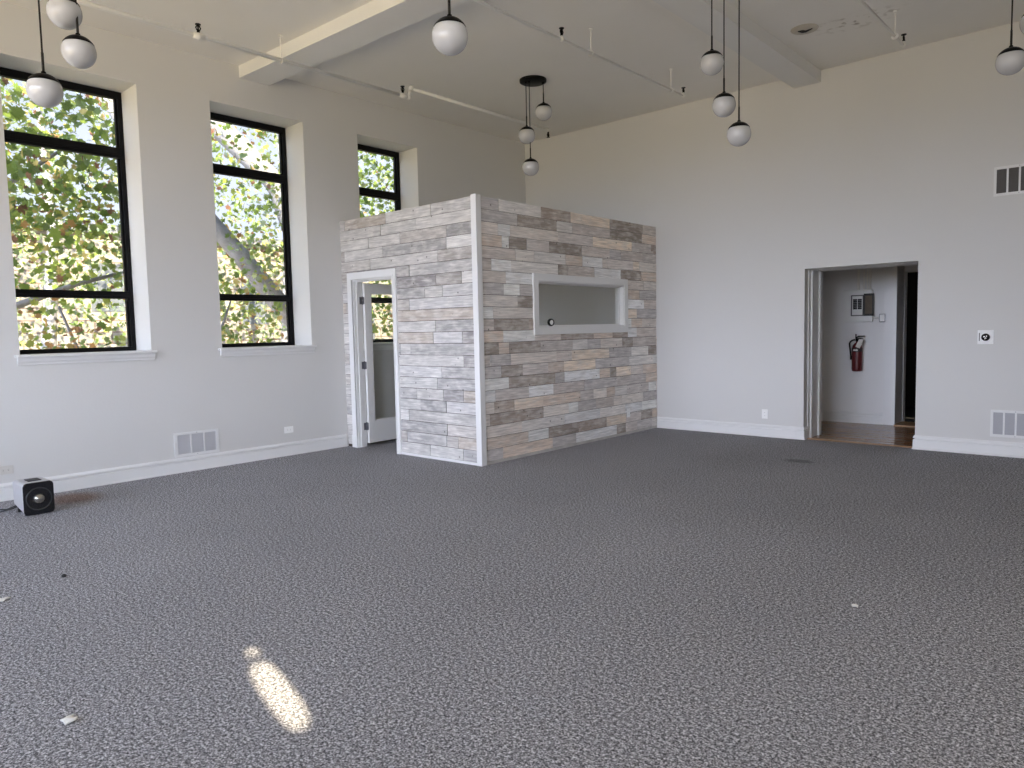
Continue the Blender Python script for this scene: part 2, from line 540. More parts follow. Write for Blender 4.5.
def lathe(bm, prof, c, n=32, axis='z'):
    """prof: list of (radius, height)"""
    c = Vector(c)
    rings = []
    for r, h in prof:
        ring = []
        for k in range(n):
            t_ = 2 * math.pi * k / n
            u_, v_ = r * math.cos(t_), r * math.sin(t_)
            if axis == 'z':
                p = Vector((u_, v_, h))
            elif axis == 'x':
                p = Vector((h, u_, v_))
            else:
                p = Vector((v_, h, u_))
            ring.append(bm.verts.new(c + p) if r > 1e-6 else None)
        if r <= 1e-6:
            p = Vector((0, 0, h)) if axis == 'z' else (Vector((h, 0, 0)) if axis == 'x' else Vector((0, h, 0)))
            pt = bm.verts.new(c + p)
            ring = [pt] * n
        rings.append(ring)
    for q in range(len(rings) - 1):
        for k in range(n):
            vs = [rings[q][k], rings[q][(k + 1) % n], rings[q + 1][(k + 1) % n], rings[q + 1][k]]
            uq = []
            for v in vs:
                if v not in uq:
                    uq.append(v)
            if len(uq) >= 3:
                f = bm.faces.new(uq)
                f.smooth = True
    bmesh.ops.recalc_face_normals(bm, faces=bm.faces[:])


def extrude_profile(bm, prof, p0, p1, out, cap=True, s0=0.0, s1=0.0):
    """moulding: prof is [(out distance, z)], run from p0 to p1 (xy), out = outward normal (xy);
    s0/s1 = mitre run per unit of out distance at each end"""
    p0, p1, out = Vector((*p0, 0)), Vector((*p1, 0)), Vector((*out, 0))
    d = (p1 - p0).normalized()
    A = [bm.verts.new(p0 + out * a_ - d * a_ * s0 + Vector((0, 0, z))) for a_, z in prof]
    B = [bm.verts.new(p1 + out * a_ + d * a_ * s1 + Vector((0, 0, z))) for a_, z in prof]
    n = len(prof)
    for i in range(n - 1):
        bm.faces.new((A[i], B[i], B[i + 1], A[i + 1]))
    bm.faces.new(list(reversed(A)))
    bm.faces.new(B)
    bmesh.ops.recalc_face_normals(bm, faces=bm.faces[:])


def thing(name, label, cat, loc=(0, 0, 0), group=None):
    o = bpy.data.objects.new(name, None)
    C.objects.link(o)
    o.location = loc
    tag(o, label, cat, group)
    return o


def tag(o, label, cat, group=None, kind=None):
    o['label'] = label
    o['category'] = cat
    if group:
        o['group'] = group
    if kind:
        o['kind'] = kind
    return o


def struct(o, label, cat):
    o['kind'] = 'structure'
    o['label'] = label
    o['category'] = cat
    return o


def new():
    return bmesh.new()


# ------------------------------------------------------------------ room shell
W_T = 0.50                                   # thickness of the outer walls
WINS = [(-7.452, -6.244), (-5.457, -4.265), (-3.441, -2.394)]
WZ0, WZ1 = 1.366, 4.156
BX, BY, BH = 2.5045, -3.777, 2.968            # wood-clad room: outer corner and height

b = new()
ys = sorted([ROOM_Y - W_T] + [v for w_ in WINS for v in w_] + [W_T])
for i in range(0, len(ys) - 1, 2):
    box(b, -W_T, 0, ys[i], ys[i + 1], 0, H)
for (y0, y1) in WINS:
    box(b, -W_T, 0, y0, y1, 0, WZ0 - 0.02)
    box(b, -W_T, 0, y0, y1, WZ1, H)
struct(link('wall_left', b, M_WALL), 'long white painted wall with three tall black windows', 'wall')

OL, OR, OH = 4.6616, 5.9604, 2.2023
b = new()
box(b, 0, OL, 0, W_T, 0, H)
box(b, OR, ROOM_X + W_T, 0, W_T, 0, H)
box(b, OL, OR, 0, W_T, OH, H)
struct(link('wall_back', b, M_WALL), 'plain white end wall with the doorless hall opening', 'wall')

# walls behind the camera
b = new()
rx0, rx1 = ROOM_X, ROOM_X + 0.05
PY0, PY1, PZ0, PZ1, PZ2 = -9.5, -8.5, 1.9, 2.55, 2.9
box(b, rx0, rx1, ROOM_Y - W_T, PY0, 0, H)
box(b, rx0, rx1, PY1, 0.0, 0, H)
box(b, rx0, rx1, PY0, PY1, 0, PZ0)
box(b, rx0, rx1, PY0, PY1, PZ2, H)


def plate_with_hole(bm, y0, y1, z0, z1, gy, gz, hw, hh, n_=40):
    """piece of the wall with an oval gap"""
    rings = []
    for x_ in (rx0, rx1):
        inn, out = [], []
        for i in range(n_):
            t_ = 2 * math.pi * (i + 0.5) / n_
            c_, s_ = math.cos(t_), math.sin(t_)
            inn.append(bm.verts.new((x_, gy + hw * math.copysign(abs(c_) ** 0.75, c_), gz + hh * math.copysign(abs(s_) ** 0.75, s_))))
            q = min((y1 - gy) / c_ if c_ > 0 else (y0 - gy) / c_, (z1 - gz) / s_ if s_ > 0 else (z0 - gz) / s_)
            out.append(bm.verts.new((x_, gy + q * c_, gz + q * s_)))
        for (cy_, cz_) in ((y0, z0), (y0, z1), (y1, z0), (y1, z1)):     # keep the square corners
            v = min(out, key=lambda q_: (q_.co.y - cy_) ** 2 + (q_.co.z - cz_) ** 2)
            v.co.y, v.co.z = cy_, cz_
        rings.append((inn, out))
    (i0, o0), (i1, o1) = rings
    for i in range(n_):
        j = (i + 1) % n_
        bm.faces.new((i0[i], i0[j], o0[j], o0[i]))
        bm.faces.new((i1[j], i1[i], o1[i], o1[j]))
        bm.faces.new((i0[j], i0[i], i1[i], i1[j]))


plate_with_hole(b, PY0, PY1, PZ0, PZ1, SUN_GAP[0], SUN_GAP[1], 0.067, 0.190)
plate_with_hole(b, PY0, PY1, PZ1, PZ2, SMALL_GAP[0], SMALL_GAP[1], 0.036, 0.034)
struct(link('wall_right', b, M_WALL), 'white wall to the right of the camera', 'wall')
b = new()
xs = sorted([0.0] + [v for w_ in FRONT_WINS for v in w_] + [ROOM_X])
for i in range(0, len(xs) - 1, 2):
    box(b, xs[i], xs[i + 1], ROOM_Y - W_T, ROOM_Y, 0, H)
for (x0, x1) in FRONT_WINS:
    box(b, x0, x1, ROOM_Y - W_T, ROOM_Y, 0, FZ0)
    box(b, x0, x1, ROOM_Y - W_T, ROOM_Y, FZ1, H)
struct(link('wall_front', b, M_WALL), 'white wall behind the camera', 'wall')

b = new()
box(b, -W_T, ROOM_X + W_T, ROOM_Y - W_T, 0.09, -0.12, 0)
struct(link('floor', b, M_CARPET), 'grey flecked loop pile carpet over the whole room', 'floor')
b = new()
box(b, -W_T, ROOM_X + W_T, ROOM_Y - W_T, W_T, H, H + 0.25)
struct(link('ceiling', b, M_CEIL), 'beige grey painted plaster ceiling', 'ceiling')

b = new()
box(b, -W_T, ROOM_X + 0.05, ROOM_Y - W_T, W_T, H + 0.25, 6.3)  # unseen mass added over the room to keep the sun off the trees
struct(link('wall_upper', b, M_WALL), 'upper part of the building above the ceiling', 'wall')

# beams
b = new()
box(b, 0, ROOM_X, -5.085, -4.71, 4.49, H)
for v in b.verts:                                # runs very slightly out of square
    v.co.y += 0.026 * v.co.x
struct(link('trim_1', b, M_BEAM), 'cream painted ceiling beam running out from the window wall', 'beam')
b = new()
box(b, 4.51, 4.84, -4.60, 0, 4.483, H)
struct(link('trim_2', b, M_BEAM), 'painted ceiling beam running into the end wall', 'beam')

# baseboards
BB = [(0, 0), (0.026, 0), (0.026, 0.012), (0.020, 0.020), (0.018, 0.114), (0.001, 0.118), (0.001, 0.128), (0.018, 0.131), (0.017, 0.146), (0.010, 0.156), (0.006, 0.165), (0, 0.165)]
b = new()
extrude_profile(b, BB, (0, ROOM_Y), (0, BY - 0.02), (1, 0))
struct(link('baseboard_left', b, M_TRIM), 'white moulded baseboard under the windows', 'baseboard')
b = new()
extrude_profile(b, BB, (BX + 0.002, 0), (OL, 0), (0, -1), s1=1.0)
extrude_profile(b, BB, (OL, 0), (OL, 0.13), (1, 0), s0=1.0)
struct(link('baseboard_back', b, M_TRIM), 'white moulded baseboard between the clad room and the hall opening', 'baseboard')
b = new()
extrude_profile(b, BB, (OR, 0), (ROOM_X, 0), (0, -1), s0=1.0)
extrude_profile(b, BB, (OR, 0.0), (OR, 0.13), (-1, 0), s0=1.0)
struct(link('baseboard_right', b, M_TRIM), 'white moulded baseboard right of the hall opening', 'baseboard')

# ------------------------------------------------------------------ windows in the left wall
FX = -0.40                                    # room-side face of the sashes
RAILS = [(3.45, 3.56), (1.935, 2.015)]
for k, (y0, y1) in enumerate(WINS):
    win = bpy.data.objects.new('window_%d' % (k + 1), None)
    C.objects.link(win)
    win.location = (FX, (y0 + y1) / 2, WZ0)
    struct(win, ['leftmost tall black framed window nearest the speaker', 'middle tall black framed window with leaning trunk outside', 'black framed window partly hidden by the wood clad room'][k], 'window')
    b = new()
    f = 0.045
    box(b, FX - 0.07, FX, y0, y0 + f, WZ0, WZ1, 0.004)
    box(b, FX - 0.07, FX, y1 - f, y1, WZ0, WZ1, 0.004)
    box(b, FX - 0.069, FX - 0.001, y0 + 0.01, y1 - 0.01, WZ1 - 0.075, WZ1, 0.004)
    box(b, FX - 0.069, FX - 0.001, y0 + 0.01, y1 - 0.01, WZ0 - 0.02, WZ0 + 0.045, 0.004)
    # outer step of the frame
    for ya, yb in ((y0 + f - 0.005, y0 + f + 0.022), (y1 - f - 0.022, y1 - f + 0.005)):
        box(b, FX - 0.065, FX - 0.028, ya, yb, WZ0, WZ1)
    link('window_frame', b, M_SASH, win)
    for (za, zb) in RAILS:
        b = new()
        box(b, FX - 0.062, FX + 0.006, y0 + f, y1 - f, za, zb, 0.006)
        box(b, FX - 0.05, FX + 0.014, y0 + f, y1 - f, za + 0.03, zb - 0.02, 0.004)
        link('sash_rail', b, M_SASH, win)
    for (za, zb) in ((WZ0 + 0.045, RAILS[1][0]), (RAILS[1][1], RAILS[0][0]), (RAILS[0][1], WZ1 - 0.075)):
        b = new()
        box(b, FX - 0.045, FX - 0.040, y0 + f, y1 - f, za, zb)
        link('pane', b, M_GLASS, win)
    b = new()                                  # stool and apron
    ys0, ys1 = y0 - 0.045, y1 + 0.045
    box(b, FX, 0.0, y0, y1, WZ0 - 0.03, WZ0)
    box(b, 0.0, 0.045, ys0, ys1, WZ0 - 0.026, WZ0, 0.007)
    extrude_profile(b, [(0, 1.265), (0.010, 1.268), (0.012, 1.285), (0.020, 1.300), (0.024, 1.325), (0.030, 1.340), (0, 1.340)], (0, ys0 + 0.02), (0, ys1 - 0.02), (1, 0))
    link('window_sill', b, M_TRIM, win)

# ------------------------------------------------------------------ wood-clad room in the corner
WT = 0.125
CL = 0.018                                     # cladding thickness
DX0, DX1, DZ = 0.243, 1.050, 2.185                # door opening
WY0, WY1, BWZ0, BWZ1 = -2.755, -0.885, 1.525, 2.085   # borrowed-light window opening

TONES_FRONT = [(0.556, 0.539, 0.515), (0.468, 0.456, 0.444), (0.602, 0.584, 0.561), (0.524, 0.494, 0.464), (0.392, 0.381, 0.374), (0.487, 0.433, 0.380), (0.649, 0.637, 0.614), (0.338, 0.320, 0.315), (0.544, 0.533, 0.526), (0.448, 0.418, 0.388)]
TONES_SIDE_LIFTED = [(0.840, 0.785, 0.731), (0.646, 0.581, 0.538), (0.477, 0.402, 0.348), (0.880, 0.880, 0.858), (0.716, 0.609, 0.522), (0.399, 0.346, 0.303), (0.818, 0.785, 0.754), (0.676, 0.623, 0.590), (0.880, 0.880, 0.880), (0.877, 0.758, 0.640), (0.586, 0.554, 0.542), (0.783, 0.718, 0.663)]  # side boards lifted in colour, front ones lowered, to even out their light


def cladding(name, axis, a0, a1, face, z0, z1, hole, tones, rng, parent, lmin, lmax, m_):
    """boards of random length in rows; axis 'x' runs along x with its face at y = face (looking to -y),
    axis 'y' runs along y with its face at x = face (looking to +x)"""
    b_ = new()
    lt = b_.loops.layers.float_color.new('tone')
    ls = b_.loops.layers.float_color.new('shift')
    nrow = 22
    rh = (z1 - z0) / nrow
    for r_ in range(nrow):
        za, zb = z0 + r_ * rh, z0 + (r_ + 1) * rh
        p = a0 - rng.uniform(0, lmax)
        last = None
        while p < a1:
            q = p + rng.uniform(lmin, lmax) * (0.35 if rng.random() < 0.18 else 1)
            segs = [(max(p, a0), min(q, a1), za, zb)]
            if hole:
                h0, h1, hz0, hz1 = hole
                out_ = []
                for (u0, u1, v0, v1) in segs:
                    if v1 <= hz0 or v0 >= hz1 or u1 <= h0 or u0 >= h1:
                        out_.append((u0, u1, v0, v1))
                        continue
                    if u0 < h0: out_.append((u0, h0, v0, v1))
                    if u1 > h1: out_.append((h1, u1, v0, v1))
                    m0, m1 = max(u0, h0), min(u1, h1)
                    if v0 < hz0: out_.append((m0, m1, v0, hz0))
                    if v1 > hz1: out_.append((m0, m1, hz1, v1))
                segs = out_
            tone = rng.choice(tones)
            while tone == last:
                tone = rng.choice(tones)
            last = tone
            k_ = rng.uniform(0.86, 1.12)
            sh = (rng.random(), rng.random(), rng.random(), 1)
            th = CL - 0.006 + rng.uniform(0, 0.006)
            for (u0, u1, v0, v1) in segs:
                if u1 - u0 < 0.004 or v1 - v0 < 0.004:
                    continue
                g_ = 0.0028
                nb = len(b_.faces)
                if axis == 'x':
                    box(b_, u0 + g_, u1 - g_, face, face + th + (CL - th), v0 + g_, v1 - g_)
                    vs = [v for f in b_.faces[nb:] for v in f.verts] if False else None
                b_.faces.ensure_lookup_table()
                if axis == 'y':
                    box(b_, face - CL, face - (CL - th), u0 + g_, u1 - g_, v0 + g_, v1 - g_)
                    b_.faces.ensure_lookup_table()
                for f in b_.faces[nb:]:
                    for l in f.loops:
                        l[lt] = (tone[0] * k_, tone[1] * k_, tone[2] * k_, 1)
                        l[ls] = sh
                    if axis == 'x':
                        for v in f.verts:
                            if abs(v.co.y - face) < 1e-6:
                                v.co.y = face + (CL - th)
            p = q
    return link(name, b_, m_, parent)


rng = random.Random(31)
wf = bpy.data.objects.new('wall_partition_front', None); C.objects.link(wf); wf.location = (BX / 2, BY + 0.05, 0)
struct(wf, 'whitewashed board partition holding the open glazed door', 'wall')
b = new()
yi0, yi1 = BY + CL, BY + WT
box(b, 0, DX0, yi0, yi1, 0, BH - 0.002)
box(b, DX1, BX - CL - 0.001, yi0, yi1, 0, BH - 0.002)
box(b, DX0, DX1, yi0, yi1, DZ, BH - 0.002)
link('partition_core', b, M_HALLWALL, wf)
b = new()
box(b, 0.004, DX0 - 0.03, BY + 0.013, BY + 0.0185, 0.0, BH - 0.004)
box(b, DX1 + 0.03, BX - 0.02, BY + 0.013, BY + 0.0185, 0.0, BH - 0.004)
box(b, DX0 - 0.03, DX1 + 0.03, BY + 0.013, BY + 0.0185, DZ + 0.03, BH - 0.004)
link('backing_board', b, M_GAP, wf)
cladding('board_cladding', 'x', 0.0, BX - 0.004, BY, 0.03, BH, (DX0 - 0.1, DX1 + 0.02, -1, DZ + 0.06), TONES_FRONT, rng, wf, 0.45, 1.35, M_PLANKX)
b = new()
box(b, DX1 + 0.066, BX - 0.06, BY - 0.006, yi0, 0, 0.03)
link('base_strip', b, M_TRIM, wf)

ws = bpy.data.objects.new('wall_partition_side', None); C.objects.link(ws); ws.location = (BX - 0.05, BY / 2, 0)
struct(ws, 'reclaimed board partition with the wide inner window', 'wall')
b = new()
xi0, xi1 = BX - WT, BX - CL
for args in ((BY + WT + 0.001, WY0, 0, BH - 0.002), (WY1, 0, 0, BH - 0.002), (WY0, WY1, 0, BWZ0), (WY0, WY1, BWZ1, BH - 0.002)):
    box(b, xi0, xi1, *args)
link('partition_core', b, M_HALLWALL, ws)
b = new()
for args in ((BY + 0.02, WY0, 0, BH - 0.004), (WY1, -0.004, 0, BH - 0.004), (WY0, WY1, 0, BWZ0), (WY0, WY1, BWZ1, BH - 0.004)):
    box(b, BX - 0.0185, BX - 0.013, *args)
link('backing_board', b, M_GAP, ws)
cladding('board_cladding', 'y', BY + 0.004, 0.0, BX, 0.03, BH, (WY0 - 0.03, WY1 + 0.03, BWZ0 - 0.03, BWZ1 + 0.03), TONES_SIDE_LIFTED, rng, ws, 0.30, 0.95, M_PLANKY)
b = new()
box(b, xi1, BX + 0.004, BY + 0.06, -0.002, 0, 0.03)
link('base_strip', b, mat('worn_strip', (0.52, 0.50, 0.47), 0.7, noise=0.3, nscale=6), ws)

b = new()                                       # corner trim: an L of two boards with rounded edges
e0 = 0.018
box(b, BX - 0.062, BX + e0, BY - e0, BY + 0.002, 0, BH + 0.010, 0.006)
box(b, BX - 0.002, BX + e0 - 0.0005, BY - e0 + 0.006, BY + 0.066, 0, BH + 0.0095, 0.006)
struct(link('trim_3', b, M_TRIM), 'white corner post where the two board partitions meet', 'trim')

# door of the clad room
dr = bpy.data.objects.new('door_1', None); C.objects.link(dr); dr.location = (DX0, BY, 0)
struct(dr, 'white glazed door standing open inside the whitewashed partition', 'door')
b = new()
cw = 0.105
yf = BY - 0.016
box(b, DX0 - cw, DX0 - 0.008, yf, BY + CL, 0.17, DZ + 0.008, 0.004)
box(b, DX1 + 0.008, DX1 + 0.072, yf, BY + CL, 0.17, DZ + 0.008, 0.004)
box(b, DX0 - cw, DX1 + 0.072, yf - 0.0005, BY + CL, DZ + 0.008, DZ + 0.098, 0.004)
box(b, DX0 - 0.030, DX0 - 0.008, yf - 0.006, BY, 0.17, DZ + 0.02, 0.002)
box(b, DX1 + 0.008, DX1 + 0.022, yf - 0.006, BY, 0.17, DZ + 0.02, 0.002)
box(b, DX0 - 0.030, DX1 + 0.03, yf - 0.0062, BY, DZ + 0.008, DZ + 0.03, 0.002)
box(b, DX0 - cw - 0.004, DX0 - 0.002, yf - 0.008, BY + CL, 0, 0.17, 0.003)   # plinth blocks
box(b, DX1 + 0.004, DX1 + 0.078, yf - 0.008, BY + CL, 0, 0.17, 0.003)
link('door_casing', b, M_TRIM, dr)
b = new()
box(b, DX0 - 0.012, DX0 + 0.010, BY - 0.002, yi1 + 0.004, 0, DZ + 0.002)
box(b, DX1 - 0.010, DX1 + 0.012, BY - 0.002, yi1 + 0.004, 0, DZ + 0.002)
box(b, DX0 - 0.012, DX1 + 0.012, BY - 0.0015, yi1 + 0.0035, DZ - 0.010, DZ + 0.012)
box(b, DX0 + 0.008, DX0 + 0.022, BY + 0.035, BY + 0.080, 0, DZ - 0.008, 0.002)      # stop
box(b, DX1 - 0.022, DX1 - 0.008, BY + 0.035, BY + 0.080, 0, DZ - 0.008, 0.002)
box(b, DX0 + 0.008, DX1 - 0.008, BY + 0.0355, BY + 0.0795, DZ - 0.024, DZ - 0.008, 0.002)
link('door_jamb', b, M_TRIM, dr)
# leaf swung into the room, seen almost edge on
leaf = bpy.data.objects.new('door_leaf', None); C.objects.link(leaf); leaf.parent = dr
leaf.location = (0.022, 0.118 + 0.018, 0)
lw, lt_, lh0, lh1 = 0.80, 0.042, 0.045, DZ - 0.03
st = 0.105
lr = new()
box(lr, 0, lt_, 0, st, lh0, lh1, 0.003)
box(lr, 0, lt_, lw - st, lw, lh0, lh1, 0.003)
box(lr, 0.0005, lt_ - 0.0005, st - 0.001, lw - st + 0.001, lh1 - 0.125, lh1 - 0.0005, 0.002)
box(lr, 0.0005, lt_ - 0.0005, st - 0.001, lw - st + 0.001, lh0 + 0.0005, lh0 + 0.29, 0.002)
# glazing bead
for (ya, yb, za, zb) in ((st, st + 0.014, lh0 + 0.29, lh1 - 0.125), (lw - st - 0.014, lw - st, lh0 + 0.29, lh1 - 0.125), (st, lw - st, lh0 + 0.29, lh0 + 0.304), (st, lw - st, lh1 - 0.139, lh1 - 0.125)):
    box(lr, 0.008, lt_ - 0.008, ya, yb, za, zb)
me = bpy.data.meshes.new('leaf_frame'); lr.to_mesh(me); lr.free(); me.materials.append(M_TRIM)
bpy.data.objects.remove(leaf)
leaf = bpy.data.objects.new('door_leaf', me); C.objects.link(leaf); leaf.parent = dr
leaf.location = (0.012, WT + 0.012, 0)
leaf.rotation_euler = (0, 0, math.radians(2))
g_ = new(); box(g_, lt_ / 2 - 0.003, lt_ / 2 + 0.003, st + 0.002, lw - st - 0.002, lh0 + 0.292, lh1 - 0.127)
me = bpy.data.meshes.new('leaf_pane'); g_.to_mesh(me); g_.free(); me.materials.append(M_GLASS)
gp = bpy.data.objects.new('door_pane', me); C.objects.link(gp); gp.parent = leaf
hb = new()
tube(hb, (lt_ + 0.0, lw - 0.06, 1.0), (lt_ + 0.05, lw - 0.06, 1.0), 0.010)
lathe(hb, [(0, 0.05), (0.022, 0.052), (0.028, 0.062), (0.027, 0.078), (0.016, 0.088), (0, 0.089)], (lt_, lw - 0.06, 1.0), 20, 'x')
me = bpy.data.meshes.new('leaf_knob'); hb.to_mesh(me); hb.free(); me.materials.append(M_STEEL)
kn = bpy.data.objects.new('door_knob', me); C.objects.link(kn); kn.parent = leaf
for hz in (0.27, 1.08, 1.93):
    b = new()
    hx, hy = DX0 + 0.013, BY + WT + 0.006
    tube(b, (hx, hy, hz - 0.05), (hx, hy, hz + 0.05), 0.009, n=12)
    for q in (-0.052, -0.017, 0.017, 0.052):
        tube(b, (hx, hy, hz + q - 0.002), (hx, hy, hz + q + 0.002), 0.0115, n=12)
    box(b, hx - 0.006, hx - 0.002, hy - 0.075, hy, hz - 0.048, hz + 0.048)
    box(b, hx, hx + 0.036, hy + 0.003, hy + 0.0065, hz - 0.048, hz + 0.048)
    link('door_hinge', b, M_DARKSTEEL, dr)

# inner window of the clad room
iw = bpy.data.objects.new('window_4', None); C.objects.link(iw); iw.location = (BX, (WY0 + WY1) / 2, BWZ0)
struct(iw, 'wide low inner window with white casing in the board partition', 'window')
b = new()
cx0, cx1 = BX - CL, BX + 0.020
cs = 0.085
box(b, cx0, cx1, WY0 - cs, WY0, BWZ0 - cs, BWZ1 + cs, 0.004)
box(b, cx0, cx1, WY1, WY1 + cs, BWZ0 - cs, BWZ1 + cs, 0.004)
box(b, cx0, cx1 - 0.0005, WY0 - 0.001, WY1 + 0.001, BWZ1, BWZ1 + cs, 0.004)
box(b, cx0, cx1 - 0.0005, WY0 - 0.001, WY1 + 0.001, BWZ0 - cs, BWZ0, 0.004)
link('window_casing', b, M_TRIM, iw)
b = new()                                       # lining
lx0, lx1 = BX - WT - 0.004, BX + 0.006
box(b, lx0, lx1, WY0, WY0 + 0.014, BWZ0, BWZ1)
box(b, lx0, lx1, WY1 - 0.014, WY1, BWZ0, BWZ1)
box(b, lx0, lx1 - 0.001, WY0, WY1, BWZ1 - 0.014, BWZ1)
box(b, lx0, lx1 - 0.001, WY0, WY1, BWZ0, BWZ0 + 0.014)
for (ya, yb, za, zb) in ((WY0 + 0.014, WY0 + 0.030, BWZ0 + 0.014, BWZ1 - 0.014), (WY1 - 0.030, WY1 - 0.014, BWZ0 + 0.014, BWZ1 - 0.014),
                         (WY0 + 0.014, WY1 - 0.014, BWZ0 + 0.014, BWZ0 + 0.030), (WY0 + 0.014, WY1 - 0.014, BWZ1 - 0.030, BWZ1 - 0.014)):
    box(b, BX - 0.085, BX - 0.060, ya, yb, za, zb)
link('window_lining', b, M_TRIM, iw)
b = new()
box(b, BX - 0.075, BX - 0.070, WY0 + 0.028, WY1 - 0.028, BWZ0 + 0.028, BWZ1 - 0.028)
link('pane', b, M_GLASS, iw)

# small round device on the inner window's sill
cd = thing('sill_camera', 'small round black rimmed device with pale face on the inner window sill', 'camera', (BX - 0.03, -2.475, BWZ0 + 0.014))
b = new(); cz_ = BWZ0 + 0.014 + 0.047
lathe(b, [(0, -0.022), (0.036, -0.022), (0.045, -0.012), (0.047, 0.010), (0.042, 0.020), (0.032, 0.020), (0.031, 0.014), (0, 0.014)], (BX - 0.03, -2.475, cz_), 28, 'x')
link('housing', b, M_GLOSSBLACK, cd)
b = new(); lathe(b, [(0, 0.014), (0.0305, 0.0145), (0.026, 0.019), (0, 0.021)], (BX - 0.03, -2.475, cz_), 28, 'x')
link('face_disc', b, M_WHITE, cd)['label'] = 'pale round face'
bpy.context.view_layer.update()
cd.rotation_euler = (0, 0, math.radians(-8))


# ------------------------------------------------------------------ hall beyond the opening
b = new()
box(b, 3.6, 6.9, 0.09, 4.6, -0.12, 0.0)
struct(link('floor_hall', b, M_WOODFLOOR), 'varnished brown strip wood floor of the hall', 'floor')
b = new()
box(b, OL, OR, 0.055, 0.125, 0.0, 0.012, 0.004)
struct(link('trim_4', b, M_OAKEDGE), 'light wood threshold between carpet and hall floor', 'threshold')
b = new()
box(b, 5.245, 6.4, 1.95, 2.40, 0.0, 0.02, 0.005)
struct(link('trim_5', b, M_OAKEDGE), 'light wood threshold before the dark doorway', 'threshold')
b = new()
box(b, 3.6, 6.9, W_T, 4.6, 2.78, 2.9)
struct(link('ceiling_hall', b, mat('hall_ceiling_paint', (0.30, 0.27, 0.23), 0.8)), 'low hall ceiling', 'ceiling')
b = new()
box(b, 4.08, 4.20, W_T, 2.04, 0, 2.78)
struct(link('wall_hall_left', b, M_HALLWALL), 'left side wall of the hall', 'wall')
b = new()
box(b, 6.5, 6.62, W_T, 2.45, 0, 2.78)
struct(link('wall_hall_right', b, M_HALLWALL), 'right side wall of the hall', 'wall')
b = new()
box(b, 4.08, 5.23, 2.04, 2.44, 0, 2.78)
struct(link('wall_hall_back', b, M_HALLWALL), 'white hall wall carrying the fuse panel and extinguisher', 'wall')
b = new()
box(b, 5.08, 5.245, 2.45, 2.57, 0, 2.78)
box(b, 6.12, 6.62, 2.45, 2.57, 0, 2.78)
box(b, 5.245, 6.12, 2.45, 2.57, 2.23, 2.78)
struct(link('wall_hall_recess', b, M_HALLWALL), 'recessed hall wall around the dark doorway', 'wall')
b = new()                                       # unlit room beyond, its darkness put into the near-black colour
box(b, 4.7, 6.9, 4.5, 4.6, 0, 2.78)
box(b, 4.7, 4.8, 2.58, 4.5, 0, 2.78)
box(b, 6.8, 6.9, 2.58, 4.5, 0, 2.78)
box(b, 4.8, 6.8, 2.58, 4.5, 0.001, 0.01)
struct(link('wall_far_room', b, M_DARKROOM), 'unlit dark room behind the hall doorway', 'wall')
b = new()
extrude_profile(b, BB, (4.20, 2.04), (5.08, 2.04), (0, -1))
extrude_profile(b, BB, (4.20, W_T), (4.20, 2.04), (1, 0))
struct(link('baseboard_hall', b, M_TRIM), 'white baseboard along the hall wall', 'baseboard')
b = new()
box(b, 5.08, 5.242, 2.022, 2.04, 0, 2.78, 0.003)
box(b, 5.23, 5.242, 2.03, 2.41, 0, 2.78)
struct(link('trim_6', b, M_TRIM), 'flat white corner board on the hall wall', 'trim')
b = new()                                       # frame of dark doorway
box(b, 5.15, 5.240, 2.432, 2.45, 0.0, 2.34, 0.004)
box(b, 5.16, 5.182, 2.418, 2.434, 0.0, 2.33, 0.004)
box(b, 5.212, 5.234, 2.42, 2.434, 0.0, 2.24, 0.004)
box(b, 5.238, 5.247, 2.44, 2.57, 0.0, 2.235)
box(b, 5.15, 6.22, 2.4325, 2.45, 2.235, 2.34, 0.004)
box(b, 6.12, 6.22, 2.432, 2.45, 0.0, 2.34, 0.004)
struct(link('trim_7', b, M_TRIM), 'white casing around the dark doorway', 'door casing')
# frame lining the opening itself
b = new()
def liner(y0, y1, p):
    box(b, OL - 0.02, OL + p, y0, y1, 0.0, OH - 0.004, 0.004)
    box(b, OR - p, OR + 0.02, y0, y1, 0.0, OH - 0.004, 0.004)
    box(b, OL - 0.02, OR + 0.02, y0 + 0.0005, y1 - 0.0005, OH - 0.25 * p, OH + 0.02, 0.002)
liner(0.13, 0.185, 0.012)
liner(0.205, 0.27, 0.030)
liner(0.265, 0.47, 0.018)
liner(0.465, 0.56, 0.040)
box(b, OL - 0.10, OL, 0.50, 0.545, 0, OH + 0.1, 0.004)
box(b, OR, OR + 0.10, 0.50, 0.545, 0, OH + 0.1, 0.004)
box(b, OL - 0.10, OR + 0.10, 0.50, 0.544, OH, OH + 0.1, 0.004)
struct(link('trim_8', b, M_TRIM), 'old moulded white frame lining the hall opening', 'door frame')

